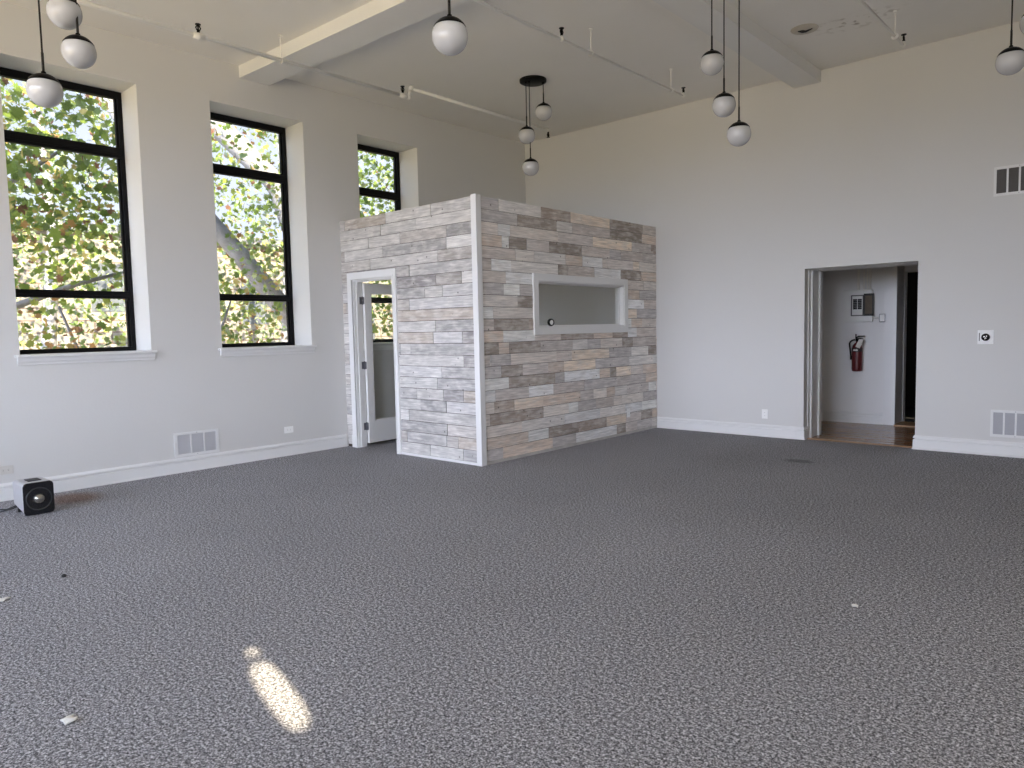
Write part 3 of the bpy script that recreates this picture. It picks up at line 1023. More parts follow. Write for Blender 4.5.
# fuse panel
fp = thing('electrical_panel', 'grey electrical panel with brown door hanging open on hall wall', 'electrical panel', (4.73, 2.04, 1.75))
b = new()
box(b, 4.515, 4.925, 1.992, 2.04, 1.51, 1.985, 0.010)
box(b, 4.535, 4.905, 1.988, 1.996, 1.53, 1.965, 0.004)
link('cover_plate', b, M_PANELGREY, fp)
b = new()
for (x0, x1, z0, z1) in ((4.632, 4.648, 1.60, 1.91), (4.795, 4.811, 1.60, 1.91), (4.632, 4.811, 1.60, 1.616), (4.632, 4.811, 1.894, 1.91)):
    box(b, x0, x1, 1.972, 1.992, z0, z1, 0.002)
link('door_surround', b, mat('panel_rim', (0.14, 0.14, 0.145), 0.5), fp)
b = new()
box(b, 4.648, 4.795, 1.982, 1.990, 1.616, 1.894)
link('dead_front', b, M_PANELGREY, fp)
for cx_ in (4.690, 4.755):
    for r_ in range(6):
        b = new()
        z_ = 1.700 + r_ * 0.0255
        box(b, cx_ - 0.027, cx_ + 0.027, 1.970, 1.984, z_, z_ + 0.0235, 0.002)
        box(b, cx_ - 0.010, cx_ + 0.010, 1.960, 1.972, z_ + 0.006, z_ + 0.017, 0.002)
        link('breaker', b, M_BREAKER, fp)
b = new()
box(b, 4.815, 4.95, 1.962, 1.974, 1.60, 1.925, 0.003)
box(b, 4.815, 4.828, 1.953, 1.964, 1.60, 1.925)
box(b, 4.937, 4.95, 1.953, 1.964, 1.60, 1.925)
box(b, 4.815, 4.95, 1.953, 1.964, 1.60, 1.613)
box(b, 4.815, 4.95, 1.953, 1.964, 1.912, 1.925)
box(b, 4.806, 4.818, 1.966, 1.99, 1.63, 1.90)
pd = link('panel_door', b, mat('panel_door_edge', (0.02, 0.018, 0.016), 0.5), fp)
b = new(); box(b, 4.835, 4.93, 1.958, 1.963, 1.63, 1.895)
link('circuit_chart', b, M_BROWNDOOR, pd)['label'] = 'brown aged circuit chart'
for k, (x_, r_) in enumerate(((4.722, 0.016), (4.80, 0.010), (4.845, 0.010), (4.885, 0.014))):
    b = new()
    tube(b, (x_, 2.018, 1.96), (x_, 2.018, 2.78), r_, n=14)
    tube(b, (x_, 2.018, 1.965), (x_, 2.018, 1.995), r_ + 0.006, n=14)
    if k == 0:
        co_ = link('conduit', b, M_PIPE)
    else:
        co_ = link('conduit', b, M_PIPE)
    tag(co_, ['thick painted conduit left above the electrical panel', 'thin painted conduit second from left above the panel', 'thin painted conduit third from left above the panel', 'thick painted conduit rightmost above the electrical panel'][k], 'conduit', 'conduits above the electrical panel')
sb = thing('outlet_box', 'steel surface outlet box right of the electrical panel', 'outlet', (5.055, 2.04, 1.56))
b = new(); box(b, 5.015, 5.098, 1.995, 2.04, 1.500, 1.625, 0.012); link('box_body', b, M_STEEL, sb)
b = new(); box(b, 5.027, 5.086, 1.990, 1.996, 1.512, 1.613, 0.003)
for z_ in (1.537, 1.587):
    box(b, 5.042, 5.071, 1.986, 1.991, z_ - 0.016, z_ + 0.016, 0.004)
link('receptacle', b, M_WHITE, sb)
b = new(); tube(b, (4.927, 2.025, 1.57), (5.02, 2.025, 1.57), 0.009, n=12); link('feed_pipe', b, M_PIPE, sb)

# fire extinguisher
ex = thing('fire_extinguisher', 'red fire extinguisher with black hose hanging on hall wall', 'fire extinguisher', (4.735, 1.955, 0.80))
X_, Y_ = 4.735, 1.955
b = new()
lathe(b, [(0, 0.785), (0.060, 0.785), (0.070, 0.795), (0.072, 0.82), (0.072, 1.075), (0.070, 1.13), (0.058, 1.175), (0.036, 1.20), (0.022, 1.21), (0.022, 1.225), (0, 1.225)], (X_, Y_, 0), 28)
link('cylinder', b, M_RED, ex)
b = new(); lathe(b, [(0.0725, 1.075), (0.0732, 1.078), (0.0732, 1.125), (0.071, 1.13)], (X_, Y_, 0), 28); link('label_band', b, mat('band_dark', (0.03, 0.022, 0.022), 0.5, noise=0.9, nscale=60), ex)
b = new()
for i in range(5):
    t_ = -2.0 + i * 0.18
    cx_, cy_ = X_ + 0.0735 * math.cos(t_), Y_ + 0.0735 * math.sin(t_)
    box(b, cx_ - 0.006, cx_ + 0.006, cy_ - 0.003, cy_ + 0.001, 1.088, 1.108 + 0.004 * (i % 2))
link('label_lettering', b, M_TAG, ex)
b = new()
tube(b, (X_, Y_, 1.215), (X_, Y_, 1.27), 0.020, n=16)
box(b, X_ - 0.022, X_ + 0.03, Y_ - 0.016, Y_ + 0.016, 1.235, 1.262, 0.004)
poly_tube(b, [(X_ - 0.02, Y_, 1.262), (X_ + 0.03, Y_ - 0.006, 1.268), (X_ + 0.085, Y_ - 0.012, 1.262)], [0.009, 0.009, 0.007], 10)
poly_tube(b, [(X_ - 0.022, Y_, 1.275), (X_ + 0.02, Y_ - 0.006, 1.300), (X_ + 0.105, Y_ - 0.014, 1.302)], [0.009, 0.010, 0.008], 10)
tube(b, (X_ - 0.02, Y_, 1.27), (X_ - 0.02, Y_, 1.335), 0.008, n=10)
link('valve_handle', b, M_BLACK, ex)
b = new()
pts = []
for i in range(15):
    t_ = i / 14
    if t_ < 0.5:
        a_ = math.pi * 0.5 + t_ * 2 * math.pi * 0.55
        pts.append((X_ - 0.025 + 0.075 * math.cos(a_), Y_ - 0.02 - 0.03 * t_, 1.185 + 0.065 * math.sin(a_)))
    else:
        s_ = (t_ - 0.5) * 2
        pts.append((X_ - 0.098 + 0.018 * s_, Y_ - 0.035 + 0.01 * s_, 1.175 - 0.17 * s_))
poly_tube(b, pts, 0.011, 10)
tube(b, pts[-1], (pts[-1][0] + 0.004, pts[-1][1], pts[-1][2] - 0.05), 0.013, 0.016, 12)
link('hose', b, M_RUBBER, ex)
b = new()
r_ = bmesh.ops.create_cube(b, size=1.0)
for v in r_['verts']:
    v.co = Vector((v.co.x * 0.065, v.co.y * 0.003, v.co.z * 0.125))
bmesh.ops.rotate(b, verts=b.verts[:], cent=(0, 0, 0), matrix=Matrix.Rotation(math.radians(24), 3, 'Y'))
bmesh.ops.translate(b, verts=b.verts[:], vec=(X_ + 0.055, Y_ - 0.085, 1.195))
link('inspection_tag', b, M_TAG, ex)['label'] = 'paper inspection tag'
b = new(); box(b, X_ - 0.02, X_ + 0.02, Y_ + 0.06, 2.04, 1.10, 1.26, 0.003); link('wall_bracket', b, M_BLACK, ex)


# ------------------------------------------------------------------ wall fittings
def vent(name, label, wall, a0, a1, z0, z1, cols, slat_m, slat_ang=1):
    """wall 'L': on x = 0; wall 'B': on y = 0. cols: (start, end) of the grille panels"""
    t_ = thing(name, label, 'vent', (0.0, (a0 + a1) / 2, (z0 + z1) / 2) if wall == 'L' else ((a0 + a1) / 2, 0.0, (z0 + z1) / 2))

    def bx(bm, u0, u1, d0, d1, v0, v1, bev=0.0):
        if wall == 'L':
            box(bm, d0, d1, u0, u1, v0, v1, bev)
        else:
            box(bm, u0, u1, -d1, -d0, v0, v1, bev)
    pz0, pz1 = z0 + 0.028, z1 - 0.028
    bm = new()
    bx(bm, a0, a1, 0, 0.009, z0, pz0, 0.002)
    bx(bm, a0, a1, 0, 0.009, pz1, z1, 0.002)
    edges = [a0] + [v for c_ in cols for v in c_] + [a1]
    for i in range(0, len(edges), 2):
        bx(bm, edges[i], edges[i + 1], 0, 0.009, pz0 - 0.001, pz1 + 0.001, 0.0015)
    link('vent_frame', bm, M_TRIM, t_)
    for (c0, c1) in cols:
        bm = new()
        bx(bm, c0, c1, 0.0005, 0.002, pz0, pz1)
        n_ = int((pz1 - pz0) / 0.012)
        for i in range(n_):
            zc = pz0 + (i + 0.5) * (pz1 - pz0) / n_
            bx(bm, c0, c1, 0.0015, 0.007, zc - 0.0028, zc + 0.0028)
        link('louver_panel', bm, slat_m, t_)
    for (u_, v_) in (((a0 + a1) / 2, z0 + 0.013), ((a0 + a1) / 2, z1 - 0.013)):
        bm = new()
        if wall == 'L':
            tube(bm, (0.008, u_, v_), (0.011, u_, v_), 0.005, n=10)
        else:
            tube(bm, (u_, -0.008, v_), (u_, -0.011, v_), 0.005, n=10)
        link('screw', bm, M_STEEL, t_)
    return t_


vent('wall_vent', 'white three panel vent low on the window wall', 'L', -6.065, -5.555, 0.175, 0.445,
     [(-6.025, -5.885), (-5.868, -5.735), (-5.718, -5.59)], mat('vent_shadow_grey', (0.55, 0.55, 0.57), 0.6))
cols = [(6.733 + i * 0.108, 6.733 + i * 0.108 + 0.090) for i in range(4)]
vent('wall_vent', 'white vent low on the end wall above the baseboard', 'B', 6.707, 7.165, 0.212, 0.510, cols, M_GREYSLAT)
cols = [(6.703 + i * 0.108, 6.703 + i * 0.108 + 0.090) for i in range(4)]
vent('wall_vent', 'white vent with dark slots high on the end wall', 'B', 6.678, 7.135, 2.835, 3.145, cols, M_DARKSLAT)


def outlet(label, wall, a_, z_, horizontal=False, pm=M_WHITE, face=0.0, sgn=1):
    w2, h2 = (0.0625, 0.040) if horizontal else (0.040, 0.0625)
    loc = (face, a_, z_) if wall in 'LS' else (a_, face, z_)
    t_ = thing('power_outlet', label, 'outlet', loc)

    def bx(bm, u0, u1, d0, d1, v0, v1, bev=0.0):
        if wall in 'LS':
            box(bm, face + d0, face + d1, a_ + u0, a_ + u1, z_ + v0, z_ + v1, bev)
        else:
            box(bm, a_ + u0, a_ + u1, face - d1, face - d0, z_ + v0, z_ + v1, bev)
    bm = new(); bx(bm, -w2, w2, 0, 0.007, -h2, h2, 0.003); link('cover_plate', bm, pm, t_)
    for s_ in (-1, 1):
        du, dv = (s_ * 0.021, 0) if horizontal else (0, s_ * 0.021)
        bm = new(); bx(bm, du - 0.014, du + 0.014, 0.006, 0.0095, dv - 0.014, dv + 0.014, 0.003); so_ = link('socket', bm, pm, t_)
        bm = new()
        for q in (-0.005, 0.005):
            if horizontal:
                bx(bm, du - 0.004, du + 0.005, 0.009, 0.0099, dv + q - 0.001, dv + q + 0.001)
            else:
                bx(bm, du + q - 0.001, du + q + 0.001, 0.009, 0.0099, dv - 0.004, dv + 0.005)
        link('slots', bm, M_SLOT, so_)
    return t_


outlet('white sideways outlet plate between vent and wood clad room', 'L', -4.650, 0.322, True, M_WHITE)
outlet('ivory sideways outlet plate behind the black faced speaker', 'L', -7.635, 0.288, True, M_IVORY)
outlet('white outlet plate low on the end wall left of the opening', 'B', 4.150, 0.305, False, M_WHITE)
outlet('white outlet plate on the reclaimed board partition', 'S', -0.795, 0.300, False, M_WHITE, face=BX)

# thermostat
th = thing('thermostat', 'square white thermostat with round black dial on the end wall', 'thermostat', (6.64, 0, 1.31))
b = new(); box(b, 6.565, 6.715, -0.010, 0, 1.235, 1.39, 0.004); box(b, 6.575, 6.705, -0.022, -0.008, 1.245, 1.38, 0.006); link('wall_plate', b, M_WHITE, th)
b = new(); lathe(b, [(0, -0.050), (0.034, -0.050), (0.040, -0.044), (0.041, -0.020), (0, -0.020)], (6.645, 0, 1.312), 32, 'y'); dl = link('dial', b, M_GLOSSBLACK, th)
b = new()
for (dx, dz, rr) in ((-0.012, 0.006, 0.008), (0.010, 0.012, 0.006), (0.004, -0.010, 0.007), (-0.006, -0.018, 0.005)):
    tube(b, (6.645 + dx, -0.050, 1.312 + dz), (6.645 + dx, -0.0515, 1.312 + dz), rr, n=10)
link('dial_marks', b, M_WHITE, dl)
b = new(); box(b, 6.580, 6.590, -0.024, -0.021, 1.27, 1.36); link('scale_strip', b, mat('scale_grey', (0.2, 0.2, 0.2), 0.5), th)

# ceiling plate
cp = thing('ceiling_plate', 'round cracked cover plate on the stained ceiling', 'ceiling plate', (5.15, -1.42, H))
b = new(); lathe(b, [(0, -0.016), (0.10, -0.016), (0.13, -0.010), (0.14, 0.0)], (5.15, -1.42, H), 36); link('cover', b, mat('old_plate', (0.50, 0.46, 0.38), 0.6, noise=0.12, nscale=20), cp)
b = new()
poly_tube(b, [(5.09, -1.45, H - 0.016), (5.13, -1.43, H - 0.018), (5.16, -1.40, H - 0.018), (5.23, -1.42, H - 0.016)], [0.006, 0.022, 0.016, 0.006], 8)
link('crack', b, M_SLOT, cp)


# ------------------------------------------------------------------ sprinkler pipes under the ceiling
def fitting(bm, p, r=0.028):
    bmesh.ops.create_icosphere(bm, subdivisions=2, radius=r, matrix=Matrix.Translation(Vector(p)))


def head(parent, p, d=1):
    """black sprinkler head, d = 1 upright, -1 hanging"""
    x_, y_, z_ = p
    bm = new()
    tube(bm, (x_, y_, z_), (x_, y_, z_ + d * 0.035), 0.014, n=12)
    for s_ in (-1, 1):
        poly_tube(bm, [(x_, y_ + s_ * 0.010, z_ + d * 0.03), (x_, y_ + s_ * 0.024, z_ + d * 0.055), (x_, y_ + s_ * 0.004, z_ + d * 0.088)], 0.006, 8)
    tube(bm, (x_, y_, z_ + d * 0.03), (x_, y_, z_ + d * 0.088), 0.008, n=10)
    tube(bm, (x_, y_, z_ + d * 0.086), (x_, y_, z_ + d * 0.092), 0.026, n=16)
    return link('sprinkler_head', bm, M_BLACK, parent)


def hanger(parent, x_, y_, z_, top):
    bm = new()
    tube(bm, (x_, y_, z_ + 0.03), (x_, y_, top), 0.0065, n=10)
    tube(bm, (x_, y_, top - 0.012), (x_, y_, top), 0.022, n=14)
    pts = [(x_ + 0.029 * math.cos(a_), y_, z_ + 0.029 * math.sin(a_)) for a_ in [math.pi / 2 + i * 2 * math.pi / 16 for i in range(17)]]
    poly_tube(bm, pts, 0.005, 6)
    return link('pipe_hanger', bm, M_PIPE, parent)


ZP = 4.378
PIPE_LABELS = ['painted sprinkler pipe along the ceiling beside the window wall', 'thin painted sprinkler pipe across the middle ceiling', 'thin painted sprinkler pipe at the right of the ceiling']
p1 = thing('sprinkler_pipe', PIPE_LABELS[0], 'sprinkler pipe', (1.10, -6.0, ZP))
b = new()
R1 = 0.021
tube(b, (1.10, -11.5, ZP), (1.10, -3.47, ZP), R1)
tube(b, (1.10, -3.47, ZP), (1.10, -3.44, ZP + 0.09), R1)
tube(b, (1.10, -3.44, ZP + 0.09), (1.10, -3.42, ZP + 0.125), R1)
tube(b, (1.10, -3.43, ZP + 0.115), (1.10, -0.74, ZP + 0.115), R1)
link('pipe_run', b, M_PIPE, p1)
for p in ((1.10, -6.08, ZP), (1.10, -3.56, ZP), (1.10, -3.47, ZP), (1.10, -3.42, ZP + 0.125), (1.10, -0.76, ZP + 0.115)):
    b = new()
    fitting(b, p, 0.034)
    if p[1] < -3.5:
        tube(b, (p[0], p[1] - 0.055, p[2]), (p[0], p[1] + 0.055, p[2]), 0.029)
    link('pipe_fitting', b, M_PIPE, p1, smooth=True)
head(p1, (1.10, -6.08, ZP + 0.02)); head(p1, (1.10, -3.56, ZP + 0.02)); head(p1, (1.10, -0.74, ZP + 0.10), -1)
hanger(p1, 1.10, -5.20, ZP, H)
p2 = thing('sprinkler_pipe', PIPE_LABELS[1], 'sprinkler pipe', (3.53, -4.0, ZP))
b = new(); R2_ = 0.015
tube(b, (3.53, -11.5, ZP), (3.53, -1.07, ZP), R2_)
link('pipe_run', b, M_PIPE, p2)
for y_ in (-3.54, -1.07):
    b = new()
    fitting(b, (3.53, y_, ZP), 0.026)
    tube(b, (3.53, y_, ZP), (3.53, y_, ZP + 0.035), 0.018)
    link('pipe_fitting', b, M_PIPE, p2, smooth=True)
head(p2, (3.53, -3.54, ZP + 0.02)); head(p2, (3.53, -1.06, ZP + 0.01))
hanger(p2, 3.53, -3.04, ZP, H); hanger(p2, 3.53, -1.37, ZP, H)
p3 = thing('sprinkler_pipe', PIPE_LABELS[2], 'sprinkler pipe', (5.98, -2.0, ZP))
b = new()
tube(b, (5.98, -11.5, ZP), (5.98, -0.90, ZP), R2_)
link('pipe_run', b, M_PIPE, p3)
for y_ in (-1.22, -0.90):
    b = new()
    fitting(b, (5.98, y_, ZP), 0.026)
    if y_ > -1:
        tube(b, (5.98, -0.90, ZP), (5.98, -0.90, ZP + 0.035), 0.018)
    link('pipe_fitting', b, M_PIPE, p3, smooth=True)
head(p3, (5.98, -0.885, ZP + 0.02)); hanger(p3, 5.98, -1.22, ZP, H)


# ------------------------------------------------------------------ globe pendant clusters
def pendant(label, cx_, cy_, globes, r=0.101):
    """globes: (x, y, z) of each globe's centre"""
    t_ = thing('pendant_light', label, 'pendant light', (cx_, cy_, H), 'three globe pendant lights')
    bm = new()
    lathe(bm, [(0, -0.036), (0.155, -0.036), (0.168, -0.028), (0.170, -0.004), (0.170, 0.0)], (cx_, cy_, H), 48)
    for (gx, gy, gz) in globes:
        tube(bm, (gx, gy, H - 0.036), (gx, gy, H - 0.052), 0.014, n=14)
    link('canopy', bm, M_BLACK, t_)
    for (gx, gy, gz) in globes:
        bm = new()
        tube(bm, (gx, gy, gz + r + 0.12), (gx, gy, H - 0.04), 0.0055, n=10)
        tube(bm, (gx, gy, gz + r + 0.0), (gx, gy, gz + r + 0.13), 0.008, n=10)
        link('rod', bm, M_ROD, t_)
        bm = new()
        prof = []
        for i in range(21):
            a_ = -math.pi / 2 + (math.radians(90) + math.radians(31)) * i / 20
            prof.append((r * math.cos(a_) if i else 0, r * math.sin(a_)))
        prof.append((0, prof[-1][1]))
        lathe(bm, prof, (gx, gy, gz), 40)
        go = link('globe', bm, M_GLOBE, t_)
        bm = new()
        rc = r + 0.0025
        prof = [((r - 0.004) * math.cos(math.radians(30)), rc * math.sin(math.radians(29)))]
        for i in range(13):
            a_ = math.radians(29) + math.radians(61) * i / 12
            prof.append((rc * math.cos(a_) if i < 12 else 0, rc * math.sin(a_)))
        lathe(bm, prof, (gx, gy, gz), 40)
        tube(bm, (gx, gy, gz + r - 0.004), (gx, gy, gz + r + 0.014), 0.014, n=14)
        link('globe_cap', bm, M_BLACK, go)
    return t_


pendant('globe pendant cluster with its round black canopy in view over the wood clad room', 2.105, -2.285,
        [(2.055, -2.365, 3.94), (2.20, -2.20, 4.23), (2.10, -2.355, 3.54)], 0.106)
pendant('globe pendant cluster hanging in front of the right ceiling beam', 5.18, -3.40,
        [(5.09, -3.44, 3.78), (5.145, -3.32, 3.436), (5.322, -3.405, 3.137)])
pendant('pendant with one large low globe under the left ceiling beam', 5.10, -6.64,
        [(5.055, -6.555, 3.148), (5.20, -6.65, 3.75), (5.06, -6.74, 3.46)])
pendant('globe pendant cluster at far left before the first window', 2.77, -7.81,
        [(2.735, -7.755, 3.605), (2.81, -7.71, 3.35), (2.825, -7.925, 3.055)])
pendant('globe pendant at the far right edge before the end wall', 7.22, -2.56,
        [(7.15, -2.61, 3.48), (7.285, -2.49, 3.77), (7.24, -2.66, 4.10)])

# ------------------------------------------------------------------ speaker on the carpet, its cord, scraps
spk = thing('speaker', 'small silver cube speaker with glossy black face on the carpet', 'speaker', (0.765, -7.615, 0))
b = new()
sx0, sx1, sy0, sy1, sz0, sz1 = 0.615, 0.893, -7.730, -7.498, 0.012, 0.284


def rounded(bm, x0, x1, y0, y1, z0, z1, r, n=6, shrink_back=0.0, m_front=None):
    """box with rounded outline in the y-z plane, run along x"""
    def ring(x_, k_):
        out_ = []
        for (cy_, cz_, a0) in ((y1 - r, z1 - r, 0), (y0 + r, z1 - r, 90), (y0 + r, z0 + r, 180), (y1 - r, z0 + r, 270)):
            for i in range(n + 1):
                a_ = math.radians(a0 + 90 * i / n)
                out_.append((cy_ + (r - k_) * math.cos(a_), cz_ + (r - k_) * math.sin(a_)))
        return [bm.verts.new((x_, y_, z_)) for (y_, z_) in out_]
    rs = [ring(x0, 0.004), ring(x0 + 0.004, 0), ring(x1 - 0.004, 0), ring(x1, 0.004)]
    for q in range(3):
        for i in range(len(rs[0])):
            j = (i + 1) % len(rs[0])
            bm.faces.new((rs[q][i], rs[q][j], rs[q + 1][j], rs[q + 1][i]))
    bm.faces.new(rs[0]); bm.faces.new(rs[3])
    bmesh.ops.recalc_face_normals(bm, faces=bm.faces[:])


rounded(b, sx0, sx1, sy0, sy1, sz0, sz1, 0.032)
for v in b.verts:                                # lower back edge slopes in
    if v.co.z < 0.10 and v.co.x < sx0 + 0.01:
        v.co.z += 0.045
link('cabinet', b, M_SILVER, spk)
b = new()
rounded(b, sx1 - 0.002, sx1 + 0.017, sy0 + 0.001, sy1 - 0.001, 0.004, sz1 - 0.001, 0.034)
fc = link('front_panel', b, M_GLOSSBLACK, spk)
b = new()
cy_, cz_ = (sy0 + sy1) / 2, 0.140
lathe(b, [(0.100, 0.0165), (0.101, 0.019), (0.096, 0.020), (0.090, 0.0175)], (sx1, cy_, cz_), 48, 'x')
link('cone_ring', b, mat('smoked_ring', (0.03, 0.031, 0.033), 0.2), fc)
b = new()
lathe(b, [(0.0, 0.054), (0.015, 0.051), (0.033, 0.042), (0.042, 0.028), (0.045, 0.0165)], (sx1, cy_, cz_), 36, 'x')
link('centre_dome', b, mat('smoked_dome', (0.30, 0.29, 0.26), 0.12, metal=0.85), fc)
b = new(); box(b, 0.70, 0.83, -7.665, -7.565, sz1 - 0.002, sz1 + 0.006, 0.003); link('top_vent', b, M_BLACK, spk)
for (fx, fy) in ((0.65, -7.70), (0.65, -7.53), (0.86, -7.70), (0.86, -7.53)):
    b = new(); tube(b, (fx, fy, 0), (fx, fy, 0.05 if fx < 0.7 else 0.018), 0.014, n=14); link('foot', b, M_RUBBER, spk)
b = new()
poly_tube(b, [(0.64, -7.66, 0.075), (0.58, -7.70, 0.05), (0.50, -7.76, 0.012), (0.38, -7.84, 0.008), (0.22, -7.98, 0.008), (0.08, -8.15, 0.008)], 0.006, 8)
poly_tube(b, [(0.64, -7.67, 0.065), (0.60, -7.74, 0.03), (0.54, -7.82, 0.008), (0.46, -7.90, 0.008), (0.32, -8.02, 0.008), (0.12, -8.17, 0.008)], 0.006, 8)
link('power_cord', b, M_RUBBER, spk)


def scrap(label, x_, y_, r_, seed, m_=None):
    rr = random.Random(seed)
    bm = new()
    n_ = 11
    top, bot = [], []
    for i in range(n_):
        a_ = 2 * math.pi * i / n_
        q = r_ * (0.35 + 0.65 * rr.random())
        z_ = 0.004 + 0.008 * rr.random()
        top.append(bm.verts.new((x_ + q * math.cos(a_), y_ + q * math.sin(a_), z_ + 0.002)))
        bot.append(bm.verts.new((x_ + q * math.cos(a_), y_ + q * math.sin(a_), z_ - 0.004)))
    ct = bm.verts.new((x_, y_, 0.016)); cb = bm.verts.new((x_, y_, 0.0))
    for i in range(n_):
        j = (i + 1) % n_
        bm.faces.new((top[i], top[j], ct)); bm.faces.new((bot[j], bot[i], cb)); bm.faces.new((top[j], top[i], bot[i], bot[j]))
    return tag(link('paper_scrap', bm, m_ or M_SCRAP), label, 'paper scrap')


scrap('tiny torn white scrap on the carpet at lower left', 4.915, -8.607, 0.040, 5)
scrap('pale scrap on the carpet at the left edge of the view', 3.12, -8.405, 0.048, 9)
scrap('tiny white fleck on the carpet at right in front of the hall', 6.92, -5.49, 0.022, 3)
tag(link('carpet_crumb', (lambda bm: (bmesh.ops.create_icosphere(bm, subdivisions=2, radius=0.014, matrix=Matrix.Translation((2.939, -8.034, 0.007))), bm)[1])(new()), M_SLOT), 'tiny dark crumb on the carpet at left', 'crumb')

# ------------------------------------------------------------------ outside the windows
GZ = -4.0
b = new(); box(b, -60, -0.6, -40, 60, GZ - 0.3, GZ)
struct(link('ground', b, M_GROUND), 'dry ground far below the windows', 'ground')

bd = thing('neighbour_building', 'sunlit pale stone building seen through the leaves outside', 'building', (-16, 0, GZ))
b = new(); box(b, -22, -15.0, -14, 26, GZ, 4.55); link('facade', b, M_FACADE, bd)
b = new(); box(b, -22.3, -14.7, -14.3, 26.3, 4.55, 4.80, 0.02); link('roof_edge', b, M_ROOFEDGE, bd)
for (y_, z_) in ((-8.0, 1.7), (-1.4, 3.0), (3.2, 2.6), (7.8, 1.7), (12.4, 2.2)):
    bm = new(); box(bm, -15.03, -14.97, y_ - 0.45, y_ + 0.45, z_ - 0.7, z_ + 0.7)
    wn = link('facade_window', bm, mat('dim_pane', (0.10, 0.11, 0.13), 0.2), bd)

LEAF = []
for i in range(5):
    pass
# five-lobed maple outline, unit size, stem at the bottom
LEAF = [(0, -0.42), (0.10, -0.30), (0.36, -0.38), (0.30, -0.16), (0.52, 0.02), (0.34, 0.06), (0.36, 0.26), (0.16, 0.18), (0.0, 0.56),
        (-0.16, 0.18), (-0.36, 0.26), (-0.34, 0.06), (-0.52, 0.02), (-0.30, -0.16), (-0.36, -0.38), (-0.10, -0.30)]


def foliage(name, centers, n, size, cols, rr, parent):
    """leaves scattered in the given ellipsoids [(centre, radii, weight)]"""
    verts, faces, tones = [], [], []
    tot = sum(c_[2] for c_ in centers)
    for (c_, rad, wt) in centers:
        cnt = int(n * wt / tot)
        # sprays: leaves gather around twig points
        sprays = []
        for _ in range(max(3, cnt // 11)):
            while True:
                p = Vector((rr.uniform(-1, 1), rr.uniform(-1, 1), rr.uniform(-1, 1)))
                if p.length <= 1:
                    break
            sprays.append(Vector((c_[0] + p.x * rad[0], c_[1] + p.y * rad[1], c_[2] + p.z * rad[2])))
        for _ in range(cnt):
            s_ = rr.choice(sprays)
            p = s_ + Vector((rr.gauss(0, 0.26), rr.gauss(0, 0.26), rr.gauss(0, 0.22)))
            if p.x > -0.72:
                p.x = -0.72 - rr.random() * 0.5
            sz = size * rr.uniform(0.65, 1.25)
            # leaves hang with their face roughly level to upright
            e_ = Matrix.Rotation(rr.uniform(0, 2 * math.pi), 3, 'Z') @ Matrix.Rotation(rr.uniform(0.3, 1.6), 3, 'X') @ Matrix.Rotation(rr.uniform(0, 2 * math.pi), 3, 'Z')
            fold = rr.uniform(0.05, 0.3)
            i0 = len(verts)
            verts.append(p)
            for (u_, v_) in LEAF:
                verts.append(p + e_ @ Vector((u_ * sz, v_ * sz, abs(u_) * fold * sz)))
            k_ = len(LEAF)
            c0 = rr.choice(cols)
            g_ = rr.uniform(0.75, 1.25)
            c1 = (c0[0] * g_, c0[1] * g_, c0[2] * g_, 1)
            for q in range(k_):
                faces.append((i0, i0 + 1 + q, i0 + 1 + (q + 1) % k_))
                tones.append(c1)
    me_ = bpy.data.meshes.new(name)
    me_.from_pydata([tuple(v) for v in verts], [], faces)
    at_ = me_.color_attributes.new('tone', 'FLOAT_COLOR', 'CORNER')
    buf = []
    for c1 in tones:
        buf.extend(c1 * 3)
    at_.data.foreach_set('color', buf)
    me_.materials.append(M_LEAF)
    o = bpy.data.objects.new(name, me_)
    C.objects.link(o)
    o.parent = parent
    o.matrix_parent_inverse = world_of(parent).inverted()
    return o


GREENS = [(0.207, 0.293, 0.067), (0.268, 0.354, 0.085), (0.134, 0.207, 0.055), (0.342, 0.403, 0.098), (0.207, 0.281, 0.122)]
AUTUMN = [(0.504, 0.384, 0.144), (0.408, 0.240, 0.108), (0.240, 0.132, 0.090), (0.576, 0.480, 0.192)]
PALE = [(0.375, 0.450, 0.300), (0.300, 0.375, 0.275), (0.450, 0.500, 0.250)]


def limb(parent, name, pts, radii):
    bm = new(); poly_tube(bm, pts, radii, 14); return link(name, bm, M_BARK, parent)


rr = random.Random(12)
# maple before the first window
t1 = thing('maple_tree', 'maple tree with green and rust leaves outside the leftmost window', 'tree', (-3.4, -7.6, GZ), 'trees outside the windows')
limb(t1, 'trunk', [(-3.4, -7.6, GZ), (-3.3, -7.7, -1.0), (-3.5, -7.6, 1.2), (-3.7, -7.4, 3.2), (-3.6, -7.2, 5.6)], [0.20, 0.17, 0.14, 0.10, 0.05])
limb(t1, 'branch', [(-3.5, -7.6, 1.2), (-3.2, -6.8, 1.9), (-3.0, -6.0, 2.25), (-2.9, -5.2, 2.5)], [0.07, 0.05, 0.035, 0.015])
limb(t1, 'branch', [(-3.7, -7.4, 3.2), (-3.2, -6.7, 3.5), (-2.8, -6.0, 4.1)], [0.06, 0.04, 0.015])
foliage('foliage', [((-2.2, -6.5, 3.8), (1.0, 1.5, 1.1), 2.3), ((-3.0, -6.2, 2.9), (1.5, 1.6, 1.0), 3.4), ((-2.2, -6.6, 1.6), (0.9, 1.3, 0.6), 0.35), ((-4.5, -6.0, 4.6), (1.4, 1.8, 1.4), 1.8)],
        2900, 0.118, GREENS * 4 + AUTUMN, rr, t1)
foliage('near_foliage', [((-1.7, -6.6, 4.0), (0.5, 1.0, 0.55), 1.0), ((-1.8, -7.0, 2.6), (0.4, 0.9, 0.9), 0.5)], 60, 0.165, GREENS, rr, t1)
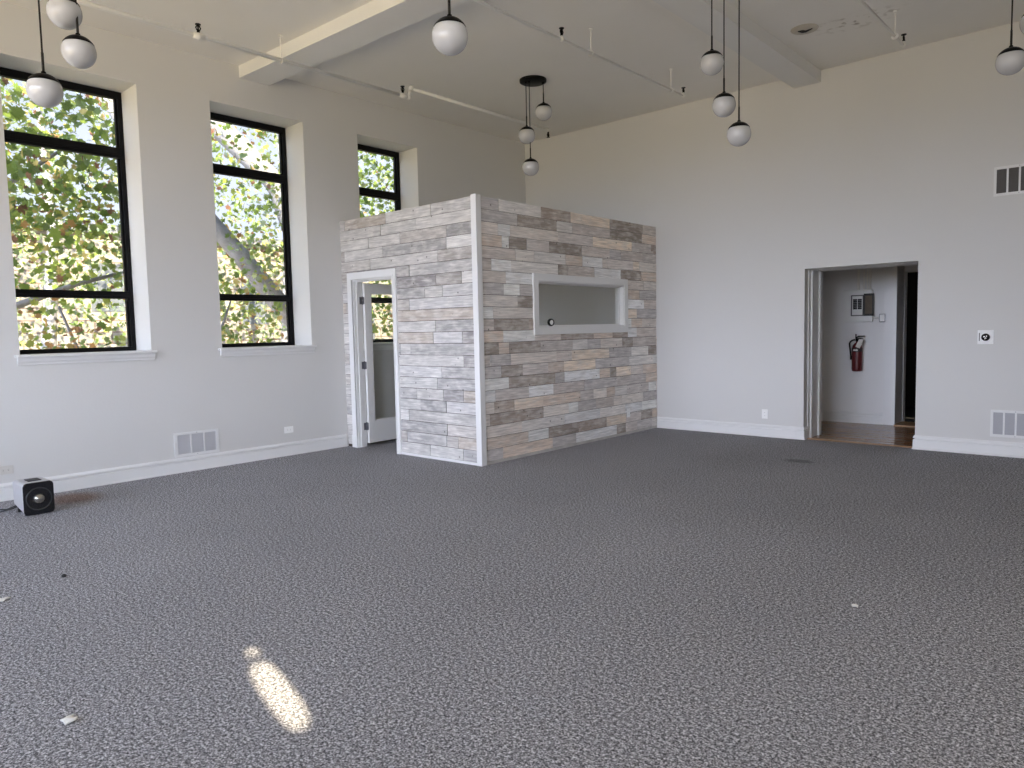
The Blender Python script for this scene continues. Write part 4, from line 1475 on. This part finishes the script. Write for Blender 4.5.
# big leaning tree in the middle window
t2 = thing('maple_tree', 'maple tree with a thick grey leaning trunk outside the middle window', 'tree', (-5.2, 0.6, GZ), 'trees outside the windows')
limb(t2, 'trunk', [(-5.2, 1.4, GZ), (-5.1, 0.5, -1.0), (-5.05, -0.7, 1.0), (-5.0, -1.98, 2.39), (-5.0, -2.527, 3.04), (-5.0, -3.2, 3.75), (-5.0, -4.1, 4.6), (-5.0, -5.0, 5.8)], [0.30, 0.27, 0.22, 0.19, 0.165, 0.15, 0.13, 0.10])
limb(t2, 'branch', [(-5.05, -0.7, 1.0), (-5.4, -0.9, 3.0), (-5.5, -1.4, 4.6), (-5.6, -2.6, 5.6), (-5.6, -3.6, 6.8)], [0.16, 0.20, 0.22, 0.22, 0.18])
limb(t2, 'branch', [(-5.4, -0.9, 3.0), (-4.6, -0.6, 3.8), (-4.0, -1.2, 4.4)], [0.08, 0.05, 0.02])
foliage('foliage', [((-3.6, -3.0, 4.4), (1.3, 1.5, 1.0), 1.3), ((-4.0, -1.9, 3.0), (1.4, 1.2, 1.3), 2.2), ((-3.0, -3.2, 1.7), (1.2, 1.3, 0.7), 1.1), ((-6.5, -1.4, 4.2), (1.6, 2.2, 1.9), 2.4)],
        2600, 0.112, GREENS * 4 + AUTUMN + PALE, rr, t2)
# tree outside the third window
t3 = thing('maple_tree', 'bushy green tree outside the window above the wood clad room', 'tree', (-3.6, 1.6, GZ), 'trees outside the windows')
limb(t3, 'trunk', [(-3.6, 1.6, GZ), (-3.5, 1.4, 0.5), (-3.7, 1.2, 3.2), (-3.6, 1.0, 6.2)], [0.17, 0.14, 0.10, 0.04])
limb(t3, 'branch', [(-3.7, 1.2, 3.0), (-3.1, 0.5, 3.9), (-2.6, -0.2, 4.3)], [0.05, 0.035, 0.012])
foliage('foliage', [((-3.0, 0.1, 4.2), (1.4, 1.4, 1.3), 2.0), ((-3.2, 0.2, 2.4), (1.4, 1.3, 1.2), 1.6), ((-6.0, 2.4, 4.6), (2.0, 2.2, 2.0), 2.0)],
        3300, 0.108, GREENS * 4 + AUTUMN[:2] + PALE, rr, t3)
# thin hazy trees farther off
for k, (x_, y_, lab) in enumerate(((-10.5, -4.2, 'farther pale tree seen through the leftmost window'), (-11.0, 2.0, 'farther pale tree seen through the middle window'), (-11.5, 8.4, 'farther pale tree seen through the window above the clad room'))):
    t_ = thing('distant_tree', lab, 'tree', (x_, y_, GZ), 'trees outside the windows')
    limb(t_, 'trunk', [(x_, y_, GZ), (x_ + 0.2, y_ - 0.2, 0.5), (x_ - 0.1, y_ + 0.2, 4.0), (x_, y_, 8.0)], [0.22, 0.17, 0.11, 0.04])
    foliage('foliage', [((x_, y_, 5.6), (1.8, 3.2, 2.8), 2.0), ((x_ + 0.5, y_ + 0.6, 2.6), (1.6, 3.0, 1.6), 1.0)], 2600, 0.125, PALE * 2 + GREENS + AUTUMN[3:], rr, t_)
# low branches with dry leaves close under the first two windows
t4 = thing('shrub', 'dry leaved shrub rising just outside the two left windows', 'shrub', (-2.0, -5.6, GZ))
limb(t4, 'stem', [(-2.0, -5.6, GZ), (-1.9, -5.8, -1.5), (-1.8, -6.2, 0.8), (-1.7, -6.6, 1.9)], [0.06, 0.05, 0.03, 0.012])
limb(t4, 'stem', [(-2.0, -5.6, GZ), (-2.1, -5.2, -1.0), (-1.9, -4.8, 0.9), (-1.8, -4.4, 2.0)], [0.06, 0.05, 0.03, 0.012])
foliage('foliage', [((-1.9, -6.5, 1.5), (0.7, 1.1, 0.6), 1.2), ((-2.0, -4.6, 1.4), (0.8, 1.0, 0.6), 1.0)], 300, 0.085, AUTUMN * 2 + GREENS, rr, t4)
